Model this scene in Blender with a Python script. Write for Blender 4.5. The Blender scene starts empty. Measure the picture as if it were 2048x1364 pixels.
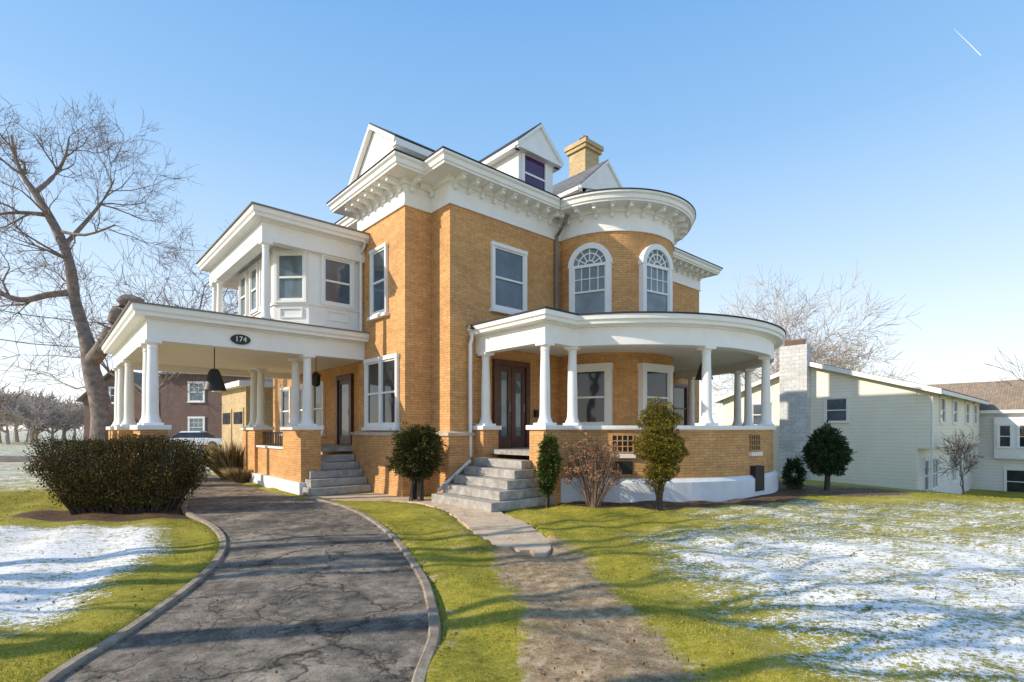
import bpy, bmesh, math, random
import numpy as np
from mathutils import Vector, Matrix, noise as mnoise
random.seed(7); np.random.seed(7)
C = bpy.context.scene.collection
R = math.radians
GA = math.atan2(1044, 1166)
U = Vector((math.cos(GA), math.sin(GA), 0)); V = Vector((-math.sin(GA), math.cos(GA), 0))
HC = Vector((-1.485, 12.5, 0))
SUN_AZ = Vector((-0.965, -0.262, 0)).normalized(); SUN_EL = R(28)

# ------------------------------------------------------------------ materials
def nm(name):
    m = bpy.data.materials.new(name); m.use_nodes = True
    nt = m.node_tree; b = nt.nodes['Principled BSDF']
    return m, nt, b
def N(nt, t, **k):
    n = nt.nodes.new(t)
    for a, v in k.items(): setattr(n, a, v)
    return n
def noise(nt, vec, scale, detail=5, rough=.6, dist=0, col=False):
    n = N(nt, 'ShaderNodeTexNoise'); n.inputs['Scale'].default_value = scale
    n.inputs['Detail'].default_value = detail; n.inputs['Roughness'].default_value = rough
    n.inputs['Distortion'].default_value = dist
    if vec is not None: nt.links.new(vec, n.inputs['Vector'])
    return n.outputs['Color'] if col else n.outputs['Fac']
def ramp(nt, fac, stops):
    r = N(nt, 'ShaderNodeValToRGB'); e = r.color_ramp.elements
    while len(e) < len(stops): e.new(.5)
    for i, (p, c) in enumerate(stops):
        e[i].position = p; e[i].color = (c[0], c[1], c[2], 1) if not isinstance(c, (int, float)) else (c, c, c, 1)
    nt.links.new(fac, r.inputs['Fac']); return r.outputs['Color']
def mixc(nt, fac, a, b, mode='MIX'):
    m = N(nt, 'ShaderNodeMix', data_type='RGBA', blend_type=mode)
    for sock, v in ((m.inputs[0], fac), (m.inputs[6], a), (m.inputs[7], b)):
        if isinstance(v, bpy.types.NodeSocket): nt.links.new(v, sock)
        elif isinstance(v, (int, float)): sock.default_value = v if sock.type == 'VALUE' else (v, v, v, 1)
        else: sock.default_value = (v[0], v[1], v[2], 1)
    return m.outputs[2]
def mth(nt, op, a, b=None, clamp=False):
    m = N(nt, 'ShaderNodeMath', operation=op); m.use_clamp = clamp
    for i, v in enumerate((a, b)):
        if v is None: continue
        if isinstance(v, bpy.types.NodeSocket): nt.links.new(v, m.inputs[i])
        else: m.inputs[i].default_value = v
    return m.outputs[0]
def vmth(nt, op, a, b):
    m = N(nt, 'ShaderNodeVectorMath', operation=op)
    for i, v in enumerate((a, b)):
        if isinstance(v, bpy.types.NodeSocket): nt.links.new(v, m.inputs[i])
        else: m.inputs[i].default_value = v
    return m.outputs[0]
def bump(nt, b, h, strength=.3, dist=.02):
    n = N(nt, 'ShaderNodeBump'); n.inputs['Strength'].default_value = strength; n.inputs['Distance'].default_value = dist
    nt.links.new(h, n.inputs['Height']); nt.links.new(n.outputs[0], b.inputs['Normal'])
def objco(nt): return N(nt, 'ShaderNodeTexCoord').outputs['Object']
def basic(name, c1, c2=None, scale=3, rough=.6, bmp=0, bscale=40, metal=0, spec=.5):
    m, nt, b = nm(name); co = objco(nt)
    c2 = c2 or tuple(x*.8 for x in c1)
    f = noise(nt, co, scale, 8, .65)
    nt.links.new(ramp(nt, f, [(.3, c2), (.7, c1)]), b.inputs['Base Color'])
    b.inputs['Roughness'].default_value = rough; b.inputs['Metallic'].default_value = metal
    b.inputs['Specular IOR Level'].default_value = spec
    if bmp: bump(nt, b, noise(nt, co, bscale, 6, .7), bmp, .01)
    return m
def leafmat(name, stops, rough=.75):
    m, nt, b = nm(name)
    g = N(nt, 'ShaderNodeNewGeometry')
    f = mth(nt, 'ADD', mth(nt, 'MULTIPLY', g.outputs['Random Per Island'], .55), mth(nt, 'MULTIPLY', noise(nt, objco(nt), 2.2, 3), .5))
    nt.links.new(ramp(nt, f, stops), b.inputs['Base Color']); b.inputs['Roughness'].default_value = rough
    b.inputs['Specular IOR Level'].default_value = .1
    return m
def brickmat(name, c1, c2, mortar, w=.24, h=.062, var=.22):
    m, nt, b = nm(name)
    uv = N(nt, 'ShaderNodeTexCoord').outputs['UV']
    t = N(nt, 'ShaderNodeTexBrick'); nt.links.new(uv, t.inputs['Vector'])
    t.inputs['Scale'].default_value = 1; t.inputs['Brick Width'].default_value = w; t.inputs['Row Height'].default_value = h
    t.inputs['Mortar Size'].default_value = .007; t.inputs['Mortar Smooth'].default_value = .4; t.inputs['Bias'].default_value = -.1
    t.inputs['Color1'].default_value = (*c1, 1); t.inputs['Color2'].default_value = (*c2, 1); t.inputs['Mortar'].default_value = (*mortar, 1)
    f1 = noise(nt, uv, .9, 6, .7); f2 = noise(nt, uv, 9, 4, .7)
    mp = N(nt, 'ShaderNodeMapping'); mp.inputs['Scale'].default_value = (.9, 3, 1); nt.links.new(uv, mp.inputs[0]); f3 = noise(nt, mp.outputs[0], 1.6, 5, .7)
    c = mixc(nt, 1, t.outputs['Color'], ramp(nt, f1, [(.3, 1-var), (.7, 1.1)]), 'MULTIPLY')
    c = mixc(nt, 1, c, ramp(nt, f2, [(.3, .80), (.62, 1.08)]), 'MULTIPLY')
    c = mixc(nt, 1, c, ramp(nt, f3, [(.32, .88), (.6, 1.04)]), 'MULTIPLY')
    nt.links.new(c, b.inputs['Base Color']); b.inputs['Roughness'].default_value = .85
    hh = mth(nt, 'ADD', mth(nt, 'MULTIPLY', t.outputs['Fac'], -1), mth(nt, 'MULTIPLY', f2, .6))
    bump(nt, b, hh, .4, .010)
    return m
def sidingmat(name, c, pitch=.14, dark=.55):
    m, nt, b = nm(name); co = objco(nt)
    s = N(nt, 'ShaderNodeSeparateXYZ'); nt.links.new(co, s.inputs[0])
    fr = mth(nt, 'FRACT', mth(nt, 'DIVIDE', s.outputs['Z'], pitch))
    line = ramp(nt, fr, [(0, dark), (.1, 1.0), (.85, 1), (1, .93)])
    base = ramp(nt, noise(nt, co, 1.2, 6), [(.3, tuple(x*.92 for x in c)), (.7, c)])
    nt.links.new(mixc(nt, 1, base, line, 'MULTIPLY'), b.inputs['Base Color']); b.inputs['Roughness'].default_value = .55
    bump(nt, b, fr, .3, .02)
    return m
def glassmat(name, c, c2=None, rough=.04, hs=0):
    m, nt, b = nm(name); co = objco(nt); c2 = c2 or tuple(x*.6 for x in c)
    nt.links.new(ramp(nt, noise(nt, co, 1.6, 3), [(.35, c2), (.65, c)]), b.inputs['Base Color'])
    b.inputs['Roughness'].default_value = rough; b.inputs['IOR'].default_value = 1.6
    bump(nt, b, noise(nt, co, 2.0, 1), .06, .05)
    return m
M = {}
M['brick'] = brickmat('golden_brick', (.76, .405, .155), (.66, .325, .11), (.42, .26, .14))
M['brick_red'] = brickmat('red_brick', (.20, .11, .085), (.15, .08, .065), (.22, .18, .16))
M['brick_pale'] = brickmat('pale_brick', (.64, .48, .26), (.56, .40, .20), (.45, .36, .24))
M['white'] = basic('white_paint', (.90, .89, .87), (.83, .81, .78), 2.5, .5, .12, 25)
M['white_found'] = basic('white_painted_masonry', (.82, .84, .87), (.68, .70, .73), 2.5, .7, .5, 14)
M['ceiling'] = basic('porch_ceiling_paint', (.90, .87, .82), (.83, .79, .73), 1.5, .6)
M['roof_dark'] = basic('dark_roofing', (.035, .037, .045), (.02, .02, .025), 4, .8, .4, 60)
M['shingle'] = brickmat('grey_shingles', (.20, .20, .21), (.13, .13, .14), (.06, .06, .06), .25, .14, .2)
M['shingle_brown'] = brickmat('brown_shingles', (.36, .28, .20), (.28, .21, .15), (.14, .1, .08), .25, .14, .2)
M['stone'] = basic('grey_step_stone', (.50, .47, .43), (.24, .22, .20), 6, .8, .6, 30)
M['concrete'] = basic('worn_concrete', (.70, .56, .41), (.44, .33, .22), 4, .85, .8, 24)
M['kerb'] = basic('kerb_concrete', (.44, .36, .28), (.16, .125, .09), 5, .9, 1, 18)
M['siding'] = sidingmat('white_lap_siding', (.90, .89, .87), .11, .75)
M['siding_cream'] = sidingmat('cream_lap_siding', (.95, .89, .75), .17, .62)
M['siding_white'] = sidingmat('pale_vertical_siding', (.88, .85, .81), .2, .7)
M['block'] = brickmat('painted_block', (.70, .69, .69), (.60, .60, .61), (.40, .41, .43), .4, .2, .25)
M['glass'] = glassmat('window_glass_shade', (.11, .15, .19))
M['glass_dark'] = glassmat('window_glass_dark', (.035, .045, .055))
M['glass_pale'] = glassmat('window_glass_pale', (.20, .26, .29))
M['glass_purple'] = glassmat('window_glass_purple_curtain', (.08, .015, .11))
M['wood'] = basic('dark_stained_wood', (.13, .05, .03), (.06, .025, .015), 6, .4)
M['black'] = basic('black_metal', (.02, .02, .02), (.012, .012, .012), 8, .5)
M['pipe'] = basic('brown_grey_pipe', (.24, .21, .20), (.17, .15, .14), 3, .5)
M['bark'] = basic('grey_bark', (.34, .27, .23), (.12, .09, .075), 5, .9, 1, 12)
M['bark_dark'] = basic('dark_bark', (.10, .075, .06), (.05, .04, .03), 5, .9, .9, 14)
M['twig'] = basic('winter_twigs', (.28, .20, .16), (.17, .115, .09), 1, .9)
M['twig_far'] = basic('hazed_winter_twigs', (.58, .49, .41), (.44, .36, .30), .4, .9)  # paler than the near twigs: distance haze put into the colour
M['rail_wood'] = basic('weathered_boards', (.16, .11, .08), (.09, .06, .045), 4, .85)
M['carpaint'] = basic('white_car_paint', (.85, .85, .86), (.82, .82, .83), 1, .25)
M['tyre'] = basic('tyre_rubber', (.02, .02, .02), None, 5, .8)
M['hedge'] = leafmat('hedge_leaves', [(.2, (.035, .026, .011)), (.45, (.075, .058, .017)), (.68, (.14, .105, .027)), (.9, (.25, .18, .055))])
M['ever'] = leafmat('evergreen_needles', [(.2, (.025, .05, .016)), (.5, (.07, .11, .025)), (.8, (.18, .19, .05))])
M['everyel'] = leafmat('golden_evergreen_needles', [(.2, (.045, .048, .010)), (.5, (.16, .14, .022)), (.8, (.38, .28, .045))])
M['everbrown'] = leafmat('bronzed_evergreen_needles', [(.2, (.03, .03, .013)), (.5, (.07, .07, .024)), (.8, (.17, .14, .045))])
M['everdark'] = leafmat('dark_evergreen_needles', [(.2, (.012, .028, .014)), (.5, (.03, .06, .024)), (.85, (.09, .13, .05))])
M['dry'] = leafmat('dry_blossom', [(.2, (.18, .09, .05)), (.5, (.32, .17, .10)), (.8, (.46, .29, .18))])
M['drygrass'] = leafmat('dry_tall_grass', [(.2, (.2, .13, .06)), (.5, (.36, .26, .13)), (.8, (.5, .4, .22))])
M['grassblade'] = leafmat('grass_blades', [(.15, (.10, .12, .013)), (.4, (.27, .27, .028)), (.65, (.47, .41, .05)), (.9, (.58, .46, .15))])
M['leaflitter'] = leafmat('fallen_leaf', [(.2, (.12, .06, .03)), (.8, (.3, .17, .08))])
m, nt, b = nm('contrail_white'); b.inputs['Base Color'].default_value = (1, 1, 1, 1)
nt.links.new(ramp(nt, noise(nt, objco(nt), .02), [(.2, .9), (.8, 1)]), b.inputs['Base Color']); M['contrail'] = m

def ground_mat():
    m, nt, b = nm('lawn_with_thin_snow'); co = objco(nt)
    at = N(nt, 'ShaderNodeAttribute', attribute_name='mask'); sp = N(nt, 'ShaderNodeSeparateColor'); nt.links.new(at.outputs['Color'], sp.inputs[0])
    n1 = noise(nt, co, .8, 6, .65); n2 = noise(nt, co, 6, 8, .75); n3 = noise(nt, co, 45, 6, .8); n4 = noise(nt, co, 2.2, 9, .75, .5)
    g = ramp(nt, mth(nt, 'ADD', mth(nt, 'MULTIPLY', n1, .5), mth(nt, 'MULTIPLY', n2, .5)), [(.32, (.13, .13, .018)), (.44, (.26, .24, .032)), (.55, (.42, .36, .052)), (.68, (.52, .41, .16))])
    g = mixc(nt, 1, g, ramp(nt, n3, [(.3, .42), (.65, 1.25)]), 'MULTIPLY')
    d = ramp(nt, n2, [(.3, (.14, .095, .06)), (.5, (.34, .245, .15)), (.7, (.64, .50, .33))])
    d = mixc(nt, 1, d, ramp(nt, n3, [(.3, .5), (.65, 1.3)]), 'MULTIPLY')
    dk = mixc(nt, sp.outputs[2], d, mixc(nt, 1, d, (.34, .28, .26), 'MULTIPLY'))
    df = mth(nt, 'ADD', sp.outputs[1], mth(nt, 'ADD', mth(nt, 'MULTIPLY', mth(nt, 'SUBTRACT', n2, .5), 1.3), mth(nt, 'MULTIPLY', mth(nt, 'SUBTRACT', n4, .5), 1.6)))
    col = mixc(nt, ramp(nt, df, [(.38, 0.), (.62, 1.)]), g, dk)
    mp = N(nt, 'ShaderNodeMapping'); mp.inputs['Scale'].default_value = (.9, 1.6, 1); mp.inputs['Rotation'].default_value = (0, 0, .3); nt.links.new(co, mp.inputs[0])
    ns = noise(nt, mp.outputs[0], 1.3, 10, .7, .3)
    nb = noise(nt, mp.outputs[0], 8, 9, .85, .2)
    n5 = noise(nt, co, 26, 7, .85)
    sf = mth(nt, 'ADD', sp.outputs[0], mth(nt, 'MULTIPLY', mth(nt, 'SUBTRACT', ns, .5), 2.2))
    sf = mth(nt, 'ADD', sf, mth(nt, 'MULTIPLY', mth(nt, 'SUBTRACT', nb, .5), 4.2))
    sf = mth(nt, 'ADD', sf, mth(nt, 'MULTIPLY', mth(nt, 'SUBTRACT', n5, .5), 5.0))
    sfr = ramp(nt, mth(nt, 'MULTIPLY', mth(nt, 'ADD', sf, .5), .5), [(.48, 0.), (.54, .9), (.62, 1.)])
    sfr = mth(nt, 'MULTIPLY', sfr, ramp(nt, sp.outputs[0], [(.04, 0.), (.22, 1.)]))
    snow = ramp(nt, nb, [(.3, (.86, .85, .86)), (.6, (.95, .94, .92))])
    nt.links.new(mixc(nt, sfr, col, snow), b.inputs['Base Color']); b.inputs['Roughness'].default_value = .9
    b.inputs['Specular IOR Level'].default_value = .15
    h = mth(nt, 'ADD', mth(nt, 'MULTIPLY', n3, .6), mth(nt, 'ADD', n2, mth(nt, 'MULTIPLY', sfr, .6)))
    bump(nt, b, h, .4, .02)
    return m
M['ground'] = ground_mat()
def asphalt_mat():
    m, nt, b = nm('cracked_asphalt'); co = objco(nt)
    w1 = noise(nt, co, .9, 4, .6, 0, True); w2 = noise(nt, co, 5, 6, .8, 0, True)
    v = vmth(nt, 'ADD', co, vmth(nt, 'MULTIPLY', w1, (1.6, 1.6, 0))); v = vmth(nt, 'ADD', v, vmth(nt, 'MULTIPLY', w2, (.28, .28, 0)))
    def crack(scale, wd):
        vo = N(nt, 'ShaderNodeTexVoronoi', feature='DISTANCE_TO_EDGE'); vo.inputs['Scale'].default_value = scale; nt.links.new(v, vo.inputs['Vector'])
        return ramp(nt, vo.outputs['Distance'], [(0, 0.), (wd, 1.)])
    c1 = crack(.85, .014); c2 = crack(2.6, .022); c3 = crack(6.5, .035)
    c2 = mixc(nt, ramp(nt, noise(nt, co, .8, 3), [(.42, 1.), (.55, 0.)]), c2, (1, 1, 1))
    c3 = mixc(nt, ramp(nt, noise(nt, co, 1.3, 3), [(.5, 0.), (.58, 1.)]), (1, 1, 1), c3)
    n1 = noise(nt, co, 1.1, 8, .75); n2 = noise(nt, co, 70, 5, .8); n4 = noise(nt, co, 5, 6, .8)
    base = ramp(nt, mth(nt, 'ADD', mth(nt, 'MULTIPLY', n1, .6), mth(nt, 'MULTIPLY', n4, .4)), [(.36, (.065, .055, .047)), (.46, (.14, .118, .095)), (.54, (.27, .225, .175)), (.64, (.44, .365, .28))])
    base = mixc(nt, 1, base, ramp(nt, n2, [(.3, .5), (.7, 1.5)]), 'MULTIPLY')
    cc = mixc(nt, 1, mixc(nt, 1, c1, c2, 'MULTIPLY'), c3, 'MULTIPLY')
    nt.links.new(mixc(nt, 1, base, mixc(nt, cc, (.2, .18, .16), (1, 1, 1)), 'MULTIPLY'), b.inputs['Base Color'])
    b.inputs['Roughness'].default_value = .85; b.inputs['Specular IOR Level'].default_value = .3
    bump(nt, b, mth(nt, 'ADD', mth(nt, 'MULTIPLY', cc, 1.2), mth(nt, 'ADD', n2, n4)), .35, .01)
    return m
M['asphalt'] = asphalt_mat()

# ------------------------------------------------------------------ mesh builder
class MB:
    def __init__(s): s.v = []; s.f = []; s.uv = []; s.mi = []
    def add(s, vs, fs, uvs=None, mi=0):
        o = len(s.v); s.v += [tuple(p) for p in vs]
        for i, f in enumerate(fs):
            s.f.append([k+o for k in f]); s.uv.append(uvs[i] if uvs else None); s.mi.append(mi)
        return s
    def box(s, x0, y0, z0, x1, y1, z1, mi=0):
        return s.add([(x0,y0,z0),(x1,y0,z0),(x1,y1,z0),(x0,y1,z0),(x0,y0,z1),(x1,y0,z1),(x1,y1,z1),(x0,y1,z1)],
              [(0,3,2,1),(4,5,6,7),(0,1,5,4),(1,2,6,5),(2,3,7,6),(3,0,4,7)], None, mi)
    def slab(s, o, a, poly, d0, d1, mi=0):
        t = (math.cos(a), math.sin(a)); n = (math.sin(a), -math.cos(a)); k = len(poly)
        P = [(o[0]+t[0]*q[0]+n[0]*d, o[1]+t[1]*q[0]+n[1]*d, q[1]) for d in (d0, d1) for q in poly]
        fs = [tuple(range(k))[::-1], tuple(range(k, 2*k))] + [(i, (i+1) % k, k+(i+1) % k, k+i) for i in range(k)]
        return s.add(P, fs, None, mi)
    def ob(s, o, a, s0, s1, z0, z1, d0, d1, mi=0): return s.slab(o, a, [(s0,z0),(s1,z0),(s1,z1),(s0,z1)], d0, d1, mi)
    def poly(s, pts, z0, z1=None, mi=0):
        k = len(pts)
        if z1 is None: return s.add([(p[0], p[1], z0) for p in pts], [tuple(range(k))], None, mi)
        P = [(p[0], p[1], z) for z in (z0, z1) for p in pts]
        return s.add(P, [tuple(range(k))[::-1], tuple(range(k, 2*k))] + [(i, (i+1) % k, k+(i+1) % k, k+i) for i in range(k)], None, mi)
    def lathe(s, cx, cy, prof, n=16, mi=0):
        vs = []; fs = []; m = len(prof)
        for r, z in prof:
            for i in range(n):
                a = 2*math.pi*i/n
                vs.append((cx+r*math.cos(a), cy+r*math.sin(a), z))
        for j in range(m-1):
            for i in range(n): fs.append((j*n+i, j*n+(i+1) % n, (j+1)*n+(i+1) % n, (j+1)*n+i))
        fs.append(tuple(range(n))[::-1]); fs.append(tuple(range((m-1)*n, m*n)))
        return s.add(vs, fs, None, mi)
    def tube(s, pts, rad, n=6, mi=0):
        pts = [Vector(p) for p in pts]; vs = []; fs = []
        for i, p in enumerate(pts):
            d = (pts[min(i+1, len(pts)-1)]-pts[max(i-1, 0)]).normalized()
            a = d.cross(Vector((0, 0, 1)) if abs(d.z) < .9 else Vector((1, 0, 0))).normalized(); b_ = d.cross(a)
            r = rad[i] if isinstance(rad, (list, tuple)) else rad
            for k in range(n):
                t = 2*math.pi*k/n; vs.append(p+a*(r*math.cos(t))+b_*(r*math.sin(t)))
        for i in range(len(pts)-1):
            for k in range(n): fs.append((i*n+k, i*n+(k+1) % n, (i+1)*n+(k+1) % n, (i+1)*n+k))
        if n > 3: fs.append(tuple(range(n))[::-1]); fs.append(tuple(range((len(pts)-1)*n, len(pts)*n)))
        return s.add(vs, fs, None, mi)
    def sweep(s, path, prof, mi=0, closed=True):
        n = len(path); k = len(prof); ds = []
        for i in range(n-1):
            dx, dy = path[i+1][0]-path[i][0], path[i+1][1]-path[i][1]; L = math.hypot(dx, dy); ds.append((dx/L, dy/L, L))
        vs = []; cum = [0]
        for i in range(n):
            a = ds[max(i-1, 0)]; c = ds[min(i, n-2)]
            n1 = (a[1], -a[0]); n2 = (c[1], -c[0]); dn = 1+n1[0]*n2[0]+n1[1]*n2[1]; dn = max(dn, .2)
            mx, my = (n1[0]+n2[0])/dn, (n1[1]+n2[1])/dn
            for o, z in prof: vs.append((path[i][0]+mx*o, path[i][1]+my*o, z))
            if i: cum.append(cum[-1]+ds[i-1][2])
        fs = []; uvs = []
        for i in range(n-1):
            for j in range(k if closed else k-1):
                j2 = (j+1) % k
                fs.append((i*k+j, (i+1)*k+j, (i+1)*k+j2, i*k+j2))
                q = 1 if abs(prof[j][1]-prof[j2][1]) >= abs(prof[j][0]-prof[j2][0]) else 0
                uvs.append([(cum[i], prof[j][q]), (cum[i+1], prof[j][q]), (cum[i+1], prof[j2][q]), (cum[i], prof[j2][q])])
        if closed:
            fs.append(tuple(range(k))); uvs.append(None); fs.append(tuple(range((n-1)*k, n*k))[::-1]); uvs.append(None)
        return s.add(vs, fs, uvs, mi)
    def build(s, name, mats, parent=None, smooth=False, bevel=0):
        me = bpy.data.meshes.new(name); me.from_pydata(s.v, [], s.f)
        for m_ in (mats if isinstance(mats, (list, tuple)) else [mats]): me.materials.append(m_)
        me.polygons.foreach_set('material_index', s.mi)
        ul = me.uv_layers.new(name='UVMap'); data = [0.0]*(2*len(me.loops))
        for p in me.polygons:
            uv = s.uv[p.index]
            if uv is None:
                n = p.normal
                if abs(n.z) > .75: tt = None
                else:
                    L = math.hypot(n.x, n.y) or 1; tt = (-n.y/L, n.x/L)
            for q, li in enumerate(p.loop_indices):
                if uv is not None: a, c = uv[q]
                else:
                    co = me.vertices[me.loops[li].vertex_index].co
                    if tt is None: a, c = co.x, co.y
                    else: a, c = co.x*tt[0]+co.y*tt[1], co.z/max(.3, math.sqrt(max(0, 1-n.z*n.z)))
                data[2*li] = a; data[2*li+1] = c
        ul.data.foreach_set('uv', data)
        bm = bmesh.new(); bm.from_mesh(me); bmesh.ops.recalc_face_normals(bm, faces=bm.faces); bm.to_mesh(me); bm.free()
        if smooth: me.polygons.foreach_set('use_smooth', [True]*len(me.polygons))
        o = bpy.data.objects.new(name, me); C.objects.link(o)
        if parent: o.parent = parent
        if bevel:
            bv = o.modifiers.new('bevel', 'BEVEL'); bv.width = bevel; bv.segments = 2; bv.limit_method = 'ANGLE'
        if smooth:
            try: me.set_sharp_from_angle(angle=R(40))
            except Exception: pass
        return o
def arc(cx, cy, r, a0, a1, n): return [(cx+r*math.cos(R(a0+(a1-a0)*i/n)), cy+r*math.sin(R(a0+(a1-a0)*i/n))) for i in range(n+1)]
def thing(name, label, cat, loc=(0,0,0), rz=0, group=None):
    o = bpy.data.objects.new(name, None); C.objects.link(o); o.location = loc; o.rotation_euler = (0, 0, rz)
    return tag(o, label, cat, group)
def tag(o, label, cat, group=None, kind=None):
    o['label'] = label; o['category'] = cat
    if group: o['group'] = group
    if kind: o['kind'] = kind
    return o
def struct(o): o['kind'] = 'structure'; return o
def copy_tree(o, parent=None):
    c = o.copy(); C.objects.link(c); c.parent = parent
    for ch in list(o.children): copy_tree(ch, c)
    return c

# ------------------------------------------------------------------ windows
def window(par, o, a, w, z0, z1, name='window', casing=.09, muntin=None, arch=False, mull=False, rail=True, pane='glass', frame='white', sill=True, deep=0):
    f = MB(); g = MB(); h = w/2; zs = z1-h if arch else z1
    D0, D1 = -.04-deep, .075
    f.ob(o, a, -h-casing, -h, z0, zs, D0, D1); f.ob(o, a, h, h+casing, z0, zs, D0, D1)
    f.ob(o, a, -h-casing, h+casing, z0-.05, z0, D0, D1+.002)
    if not arch: f.ob(o, a, -h-casing-.02, h+casing+.02, z1, z1+casing*1.15, D0, D1+.012)
    else:
        K = 14
        for i in range(K):
            t0, t1 = math.pi*i/K, math.pi*(i+1)/K; ro = h+casing*1.25
            f.slab(o, a, [(h*math.cos(t0), zs+h*math.sin(t0)), (ro*math.cos(t0), zs+ro*math.sin(t0)), (ro*math.cos(t1), zs+ro*math.sin(t1)), (h*math.cos(t1), zs+h*math.sin(t1))], D0, D1+.01)
        for i in range(1, 6):
            t = math.pi*i/6; dx, dz = math.cos(t), math.sin(t); q = .014
            f.slab(o, a, [(.3*h*dx-q*dz, zs+.3*h*dz+q*dx), (.3*h*dx+q*dz, zs+.3*h*dz-q*dx), (h*.99*dx+q*dz, zs+.99*h*dz-q*dx), (h*.99*dx-q*dz, zs+.99*h*dz+q*dx)], .012, .045)
        for r_ in (.3, .72):
            for i in range(10):
                t0, t1 = math.pi*i/10, math.pi*(i+1)/10; r0, r1 = h*r_-.016, h*r_+.016
                f.slab(o, a, [(r0*math.cos(t0), zs+r0*math.sin(t0)), (r1*math.cos(t0), zs+r1*math.sin(t0)), (r1*math.cos(t1), zs+r1*math.sin(t1)), (r0*math.cos(t1), zs+r0*math.sin(t1))], .013, .047)
        f.ob(o, a, -h, h, zs-.04, zs+.04, .01, .06)
    sw = .045
    f.ob(o, a, -h, -h+sw, z0, zs, .008, .045); f.ob(o, a, h-sw, h, z0, zs, .008, .045)
    f.ob(o, a, -h+sw, h-sw, z0, z0+.07, .008, .043)
    if not arch: f.ob(o, a, -h+sw, h-sw, zs-sw, zs, .008, .043)
    zm = (z0+zs)/2
    if rail: f.ob(o, a, -h+sw, h-sw, zm-.025, zm+.025, .008, .055)
    if mull: f.ob(o, a, -.07, .07, z0, zs, 0, .07)
    if muntin:
        c_, r_ = muntin
        for i in range(1, c_):
            x = -h+w*i/c_; f.ob(o, a, x-.012, x+.012, zm+.02 if rail else z0, zs, .01, .036)
        for i in range(1, r_):
            z = zm+(zs-zm)*i/r_; f.ob(o, a, -h+sw, h-sw, z-.012, z+.012, .01, .038)
    if arch:
        g.slab(o, a, [(-h, z0), (h, z0)] + [(h*math.cos(math.pi*i/14), zs+h*math.sin(math.pi*i/14)) for i in range(15)], -.03-deep*.5, .014)
    else: g.ob(o, a, -h, h, z0, z1, -.03-deep*.5, .014)
    fo = f.build(name, M[frame], par)
    g.build('pane', M[pane], fo)
    if sill: MB().ob(o, a, -h-casing-.05, h+casing+.05, z0-.13, z0-.052, -.03-deep, .13).build('sill', M[frame], fo)
    return fo

# ------------------------------------------------------------------ THE HOUSE
house = thing('brick_house', 'large golden brick house with round turret, white bracketed cornice and curved columned porch', 'house', HC, GA)
T = (5.75, -.28); TR = 1.9
tarc = arc(T[0], T[1], TR, -188.5, 8.5, 48)
outline = [(0, 13), (0, 3.3), (-.75, 3.3), (-.75, .81), (0, .81), (0, 0)] + tarc + [(11.8, 0), (11.8, 13)]
MB().sweep(outline, [(0, -.3), (0, 7.15)], closed=False).build('wall', M['brick'], house)
MB().poly(outline, 7.14).build('attic_floor', M['white'], house)
wt = [(0, 3.3), (-.75, 3.3), (-.75, .81), (0, .81), (0, 0), (.64, 0)]
pl = MB().sweep(wt, [(-.05, -.2), (.2, -.2), (.16, .25), (.13, 1.46), (-.05, 1.46)]).build('plinth', M['brick'], house)
MB().sweep(wt, [(-.05, 1.462), (.17, 1.462), (.17, 1.53), (.02, 1.58), (-.05, 1.58)]).build('plinth_cap', M['concrete'], pl)
fr = MB().sweep(outline, [(-.05, 7.02), (.05, 7.02), (.05, 7.06), (.03, 7.08), (.03, 7.46), (.05, 7.48), (.05, 7.52), (-.05, 7.52)]).build('frieze', M['white'], house)
OV = .58
cn = MB().sweep(outline, [(-.05, 7.522), (.1, 7.522), (.12, 7.64), (OV-.06, 7.64), (OV-.05, 7.68), (OV-.02, 7.7), (OV, 7.79), (OV+.05, 7.83), (OV+.05, 7.88), (-.05, 7.88)]).build('cornice', M['white'], house)
MB().sweep(outline, [(OV-.1, 7.882), (OV+.07, 7.882), (OV+.07, 7.91), (OV-.1, 7.93)]).build('roof_edge', M['roof_dark'], house)
def bracket_mesh():
    mb = MB()
    prof = [(.04, 7.40), (.09, 7.38), (.13, 7.42), (.12, 7.48), (.19, 7.52), (.31, 7.535), (.38, 7.50), (.43, 7.53), (.43, 7.58), (.41, 7.60), (.41, 7.637), (.04, 7.637)]
    k = len(prof); P = [(x, p[0], p[1]) for x in (-.042, .042) for p in prof]
    mb.add(P, [tuple(range(k)), tuple(range(k, 2*k))[::-1]] + [(i, k+i, k+(i+1) % k, (i+1) % k) for i in range(k)])
    mb.box(-.06, .05, 7.607, .06, .46, 7.636)
    return mb
b0 = bracket_mesh().build('bracket', M['white'], cn); first = True
def put_bracket(x, y, nx, ny):
    global first
    o = b0 if first else b0.copy()
    if not first: C.objects.link(o); o.parent = cn
    first = False; o.location = (x, y, 0); o.rotation_euler = (0, 0, math.atan2(ny, nx)-math.pi/2)
for (p, q) in [((-.75, 3.3), (-.75, .81)), ((-.75, .81), (-.0, .81)), ((0, .81), (0, 0)), ((0, 0), (3.87, 0)), ((7.63, 0), (11.8, 0))]:
    L = math.dist(p, q); dx, dy = (q[0]-p[0])/L, (q[1]-p[1])/L
    n = max(1, round((L-.24)/.40)) if L > 1 else 1
    for i in range(n+1):
        if L <= 1 and i == 1: continue
        s = .12+(L-.24)*i/n if L > 1 else .15
        put_bracket(p[0]+dx*s, p[1]+dy*s, dy, -dx)
for i in range(15):
    a = R(-177+174*i/14); put_bracket(T[0]+TR*math.cos(a), T[1]+TR*math.sin(a), math.cos(a), math.sin(a))
e = .55; z0 = 7.91
rf = MB()
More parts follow.
